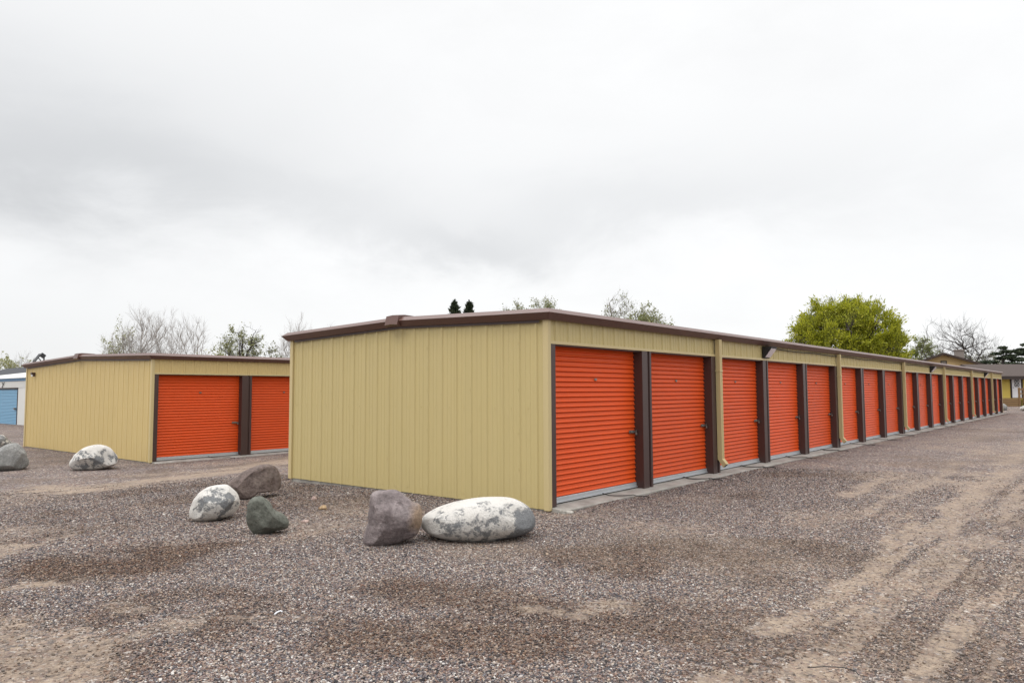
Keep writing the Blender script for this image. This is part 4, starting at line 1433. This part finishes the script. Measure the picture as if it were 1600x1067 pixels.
# ------------------------------------------------------------------ camera, sun, sky
cam = bpy.data.cameras.new('camera')
cam.sensor_width = 36.0
cam.lens = F / 1600 * 36
cam.clip_start = .05; cam.clip_end = 5000
co = bpy.data.objects.new('camera', cam)
COL.objects.link(co)
co.matrix_world = Matrix.Translation((0, 0, CAMH)) @ Matrix.Rotation(math.pi / 2 + PITCH, 4, 'X') @ Matrix.Rotation(ROLL, 4, 'Z')
SC.camera = co

SUN_EL, SUN_AZ = R(52), R(232)          # azimuth clockwise from +Y
sd = Vector((math.sin(SUN_AZ) * math.cos(SUN_EL), math.cos(SUN_AZ) * math.cos(SUN_EL), math.sin(SUN_EL)))
sl = bpy.data.lights.new('sun', 'SUN')
sl.energy = .65; sl.angle = R(28); sl.color = (1, .965, .91)
so = bpy.data.objects.new('sun', sl); COL.objects.link(so)
so.rotation_euler = sd.to_track_quat('Z', 'Y').to_euler()

w = bpy.data.worlds.new('World'); SC.world = w
w.use_nodes = True
nt = w.node_tree; nt.nodes.clear()
L = nt.links.new
out = nt.nodes.new('ShaderNodeOutputWorld')
sky = nt.nodes.new('ShaderNodeTexSky'); sky.sky_type = 'NISHITA'; sky.sun_disc = False
sky.sun_elevation = SUN_EL; sky.sun_rotation = SUN_AZ
bg1 = nt.nodes.new('ShaderNodeBackground'); bg1.inputs['Strength'].default_value = .06
L(sky.outputs[0], bg1.inputs['Color'])
tc = nt.nodes.new('ShaderNodeTexCoord')
sepx = nt.nodes.new('ShaderNodeSeparateXYZ'); L(tc.outputs['Generated'], sepx.inputs[0])
X, Y_, Z = sepx.outputs
el = math_(nt, 'ARCSINE', Z)
az = math_(nt, 'ARCTAN2', X, Y_)
# cloud-layer coordinates
den = math_(nt, 'ADD', math_(nt, 'MAXIMUM', Z, 0.0), .22)
cmb = nt.nodes.new('ShaderNodeCombineXYZ')
L(math_(nt, 'MULTIPLY', az, 1.3), cmb.inputs[0]); L(math_(nt, 'MULTIPLY', el, 2.6), cmb.inputs[1])
cn = noise_tex(nt, cmb.outputs[0], 1.9, 7, .5, .3)
cn2 = noise_tex(nt, cmb.outputs[0], 3.0, 9, .6, .3)
wa = math_(nt, 'MULTIPLY', math_(nt, 'SUBTRACT', cn.outputs[0], .5), .30)
wb = math_(nt, 'MULTIPLY', math_(nt, 'SUBTRACT', cn2.outputs[0], .5), .20)
azw = math_(nt, 'ADD', az, wa); elw = math_(nt, 'ADD', el, wb)
def lobe(px, py, sa, se, wgt):
    d = ray(px, py); d = d / np.linalg.norm(d)
    a0 = math.atan2(d[0], d[1]); e0 = math.asin(d[2])
    u = math_(nt, 'POWER', math_(nt, 'ABSOLUTE', math_(nt, 'DIVIDE', math_(nt, 'SUBTRACT', azw, a0), sa)), 2.0)
    v = math_(nt, 'POWER', math_(nt, 'ABSOLUTE', math_(nt, 'DIVIDE', math_(nt, 'SUBTRACT', elw, e0), se)), 2.0)
    g = math_(nt, 'EXPONENT', math_(nt, 'MULTIPLY', math_(nt, 'ADD', u, v), -1.0))
    return math_(nt, 'MULTIPLY', g, wgt)
acc = None
for a in ((-20, 250, .28, .10, .105), (230, 270, .22, .05, .07), (330, 170, .30, .10, .05), (520, 330, .16, .05, .08), (720, 390, .15, .032, .13), (930, 335, .20, .05, .075), (1150, 290, .28, .07, .05), (20, 530, .22, .05, .06), (-300, 120, .3, .15, .1)):
    l = lobe(*a)
    acc = l if acc is None else math_(nt, 'ADD', acc, l)
amb = math_(nt, 'MULTIPLY', math_(nt, 'SUBTRACT', cn2.outputs[0], .5), -.13)
val = math_(nt, 'ADD', math_(nt, 'SUBTRACT', .832, acc), amb)
# an overcast sky is brightest overhead
zen = nt.nodes.new('ShaderNodeMapRange'); zen.interpolation_type = 'SMOOTHSTEP'
zen.inputs['From Min'].default_value = .50; zen.inputs['From Max'].default_value = .95
zen.inputs['To Min'].default_value = 1.0; zen.inputs['To Max'].default_value = 2.9
L(el, zen.inputs['Value'])
val = math_(nt, 'MULTIPLY', val, zen.outputs[0])
grey = mixc(nt, math_(nt, 'MULTIPLY', acc, 3.0, True), (.995, .998, 1.0), (.955, .975, 1.0))
bg2 = nt.nodes.new('ShaderNodeBackground')
L(grey, bg2.inputs['Color']); L(val, bg2.inputs['Strength'])
mx = nt.nodes.new('ShaderNodeMixShader'); mx.inputs[0].default_value = .93
L(bg1.outputs[0], mx.inputs[1]); L(bg2.outputs[0], mx.inputs[2])
L(mx.outputs[0], out.inputs['Surface'])

SC.view_settings.view_transform = 'Standard'
SC.view_settings.look = 'None'
SC.view_settings.exposure = 0.33
SC.view_settings.gamma = 1.0
SC.render.resolution_x, SC.render.resolution_y = 1024, 682
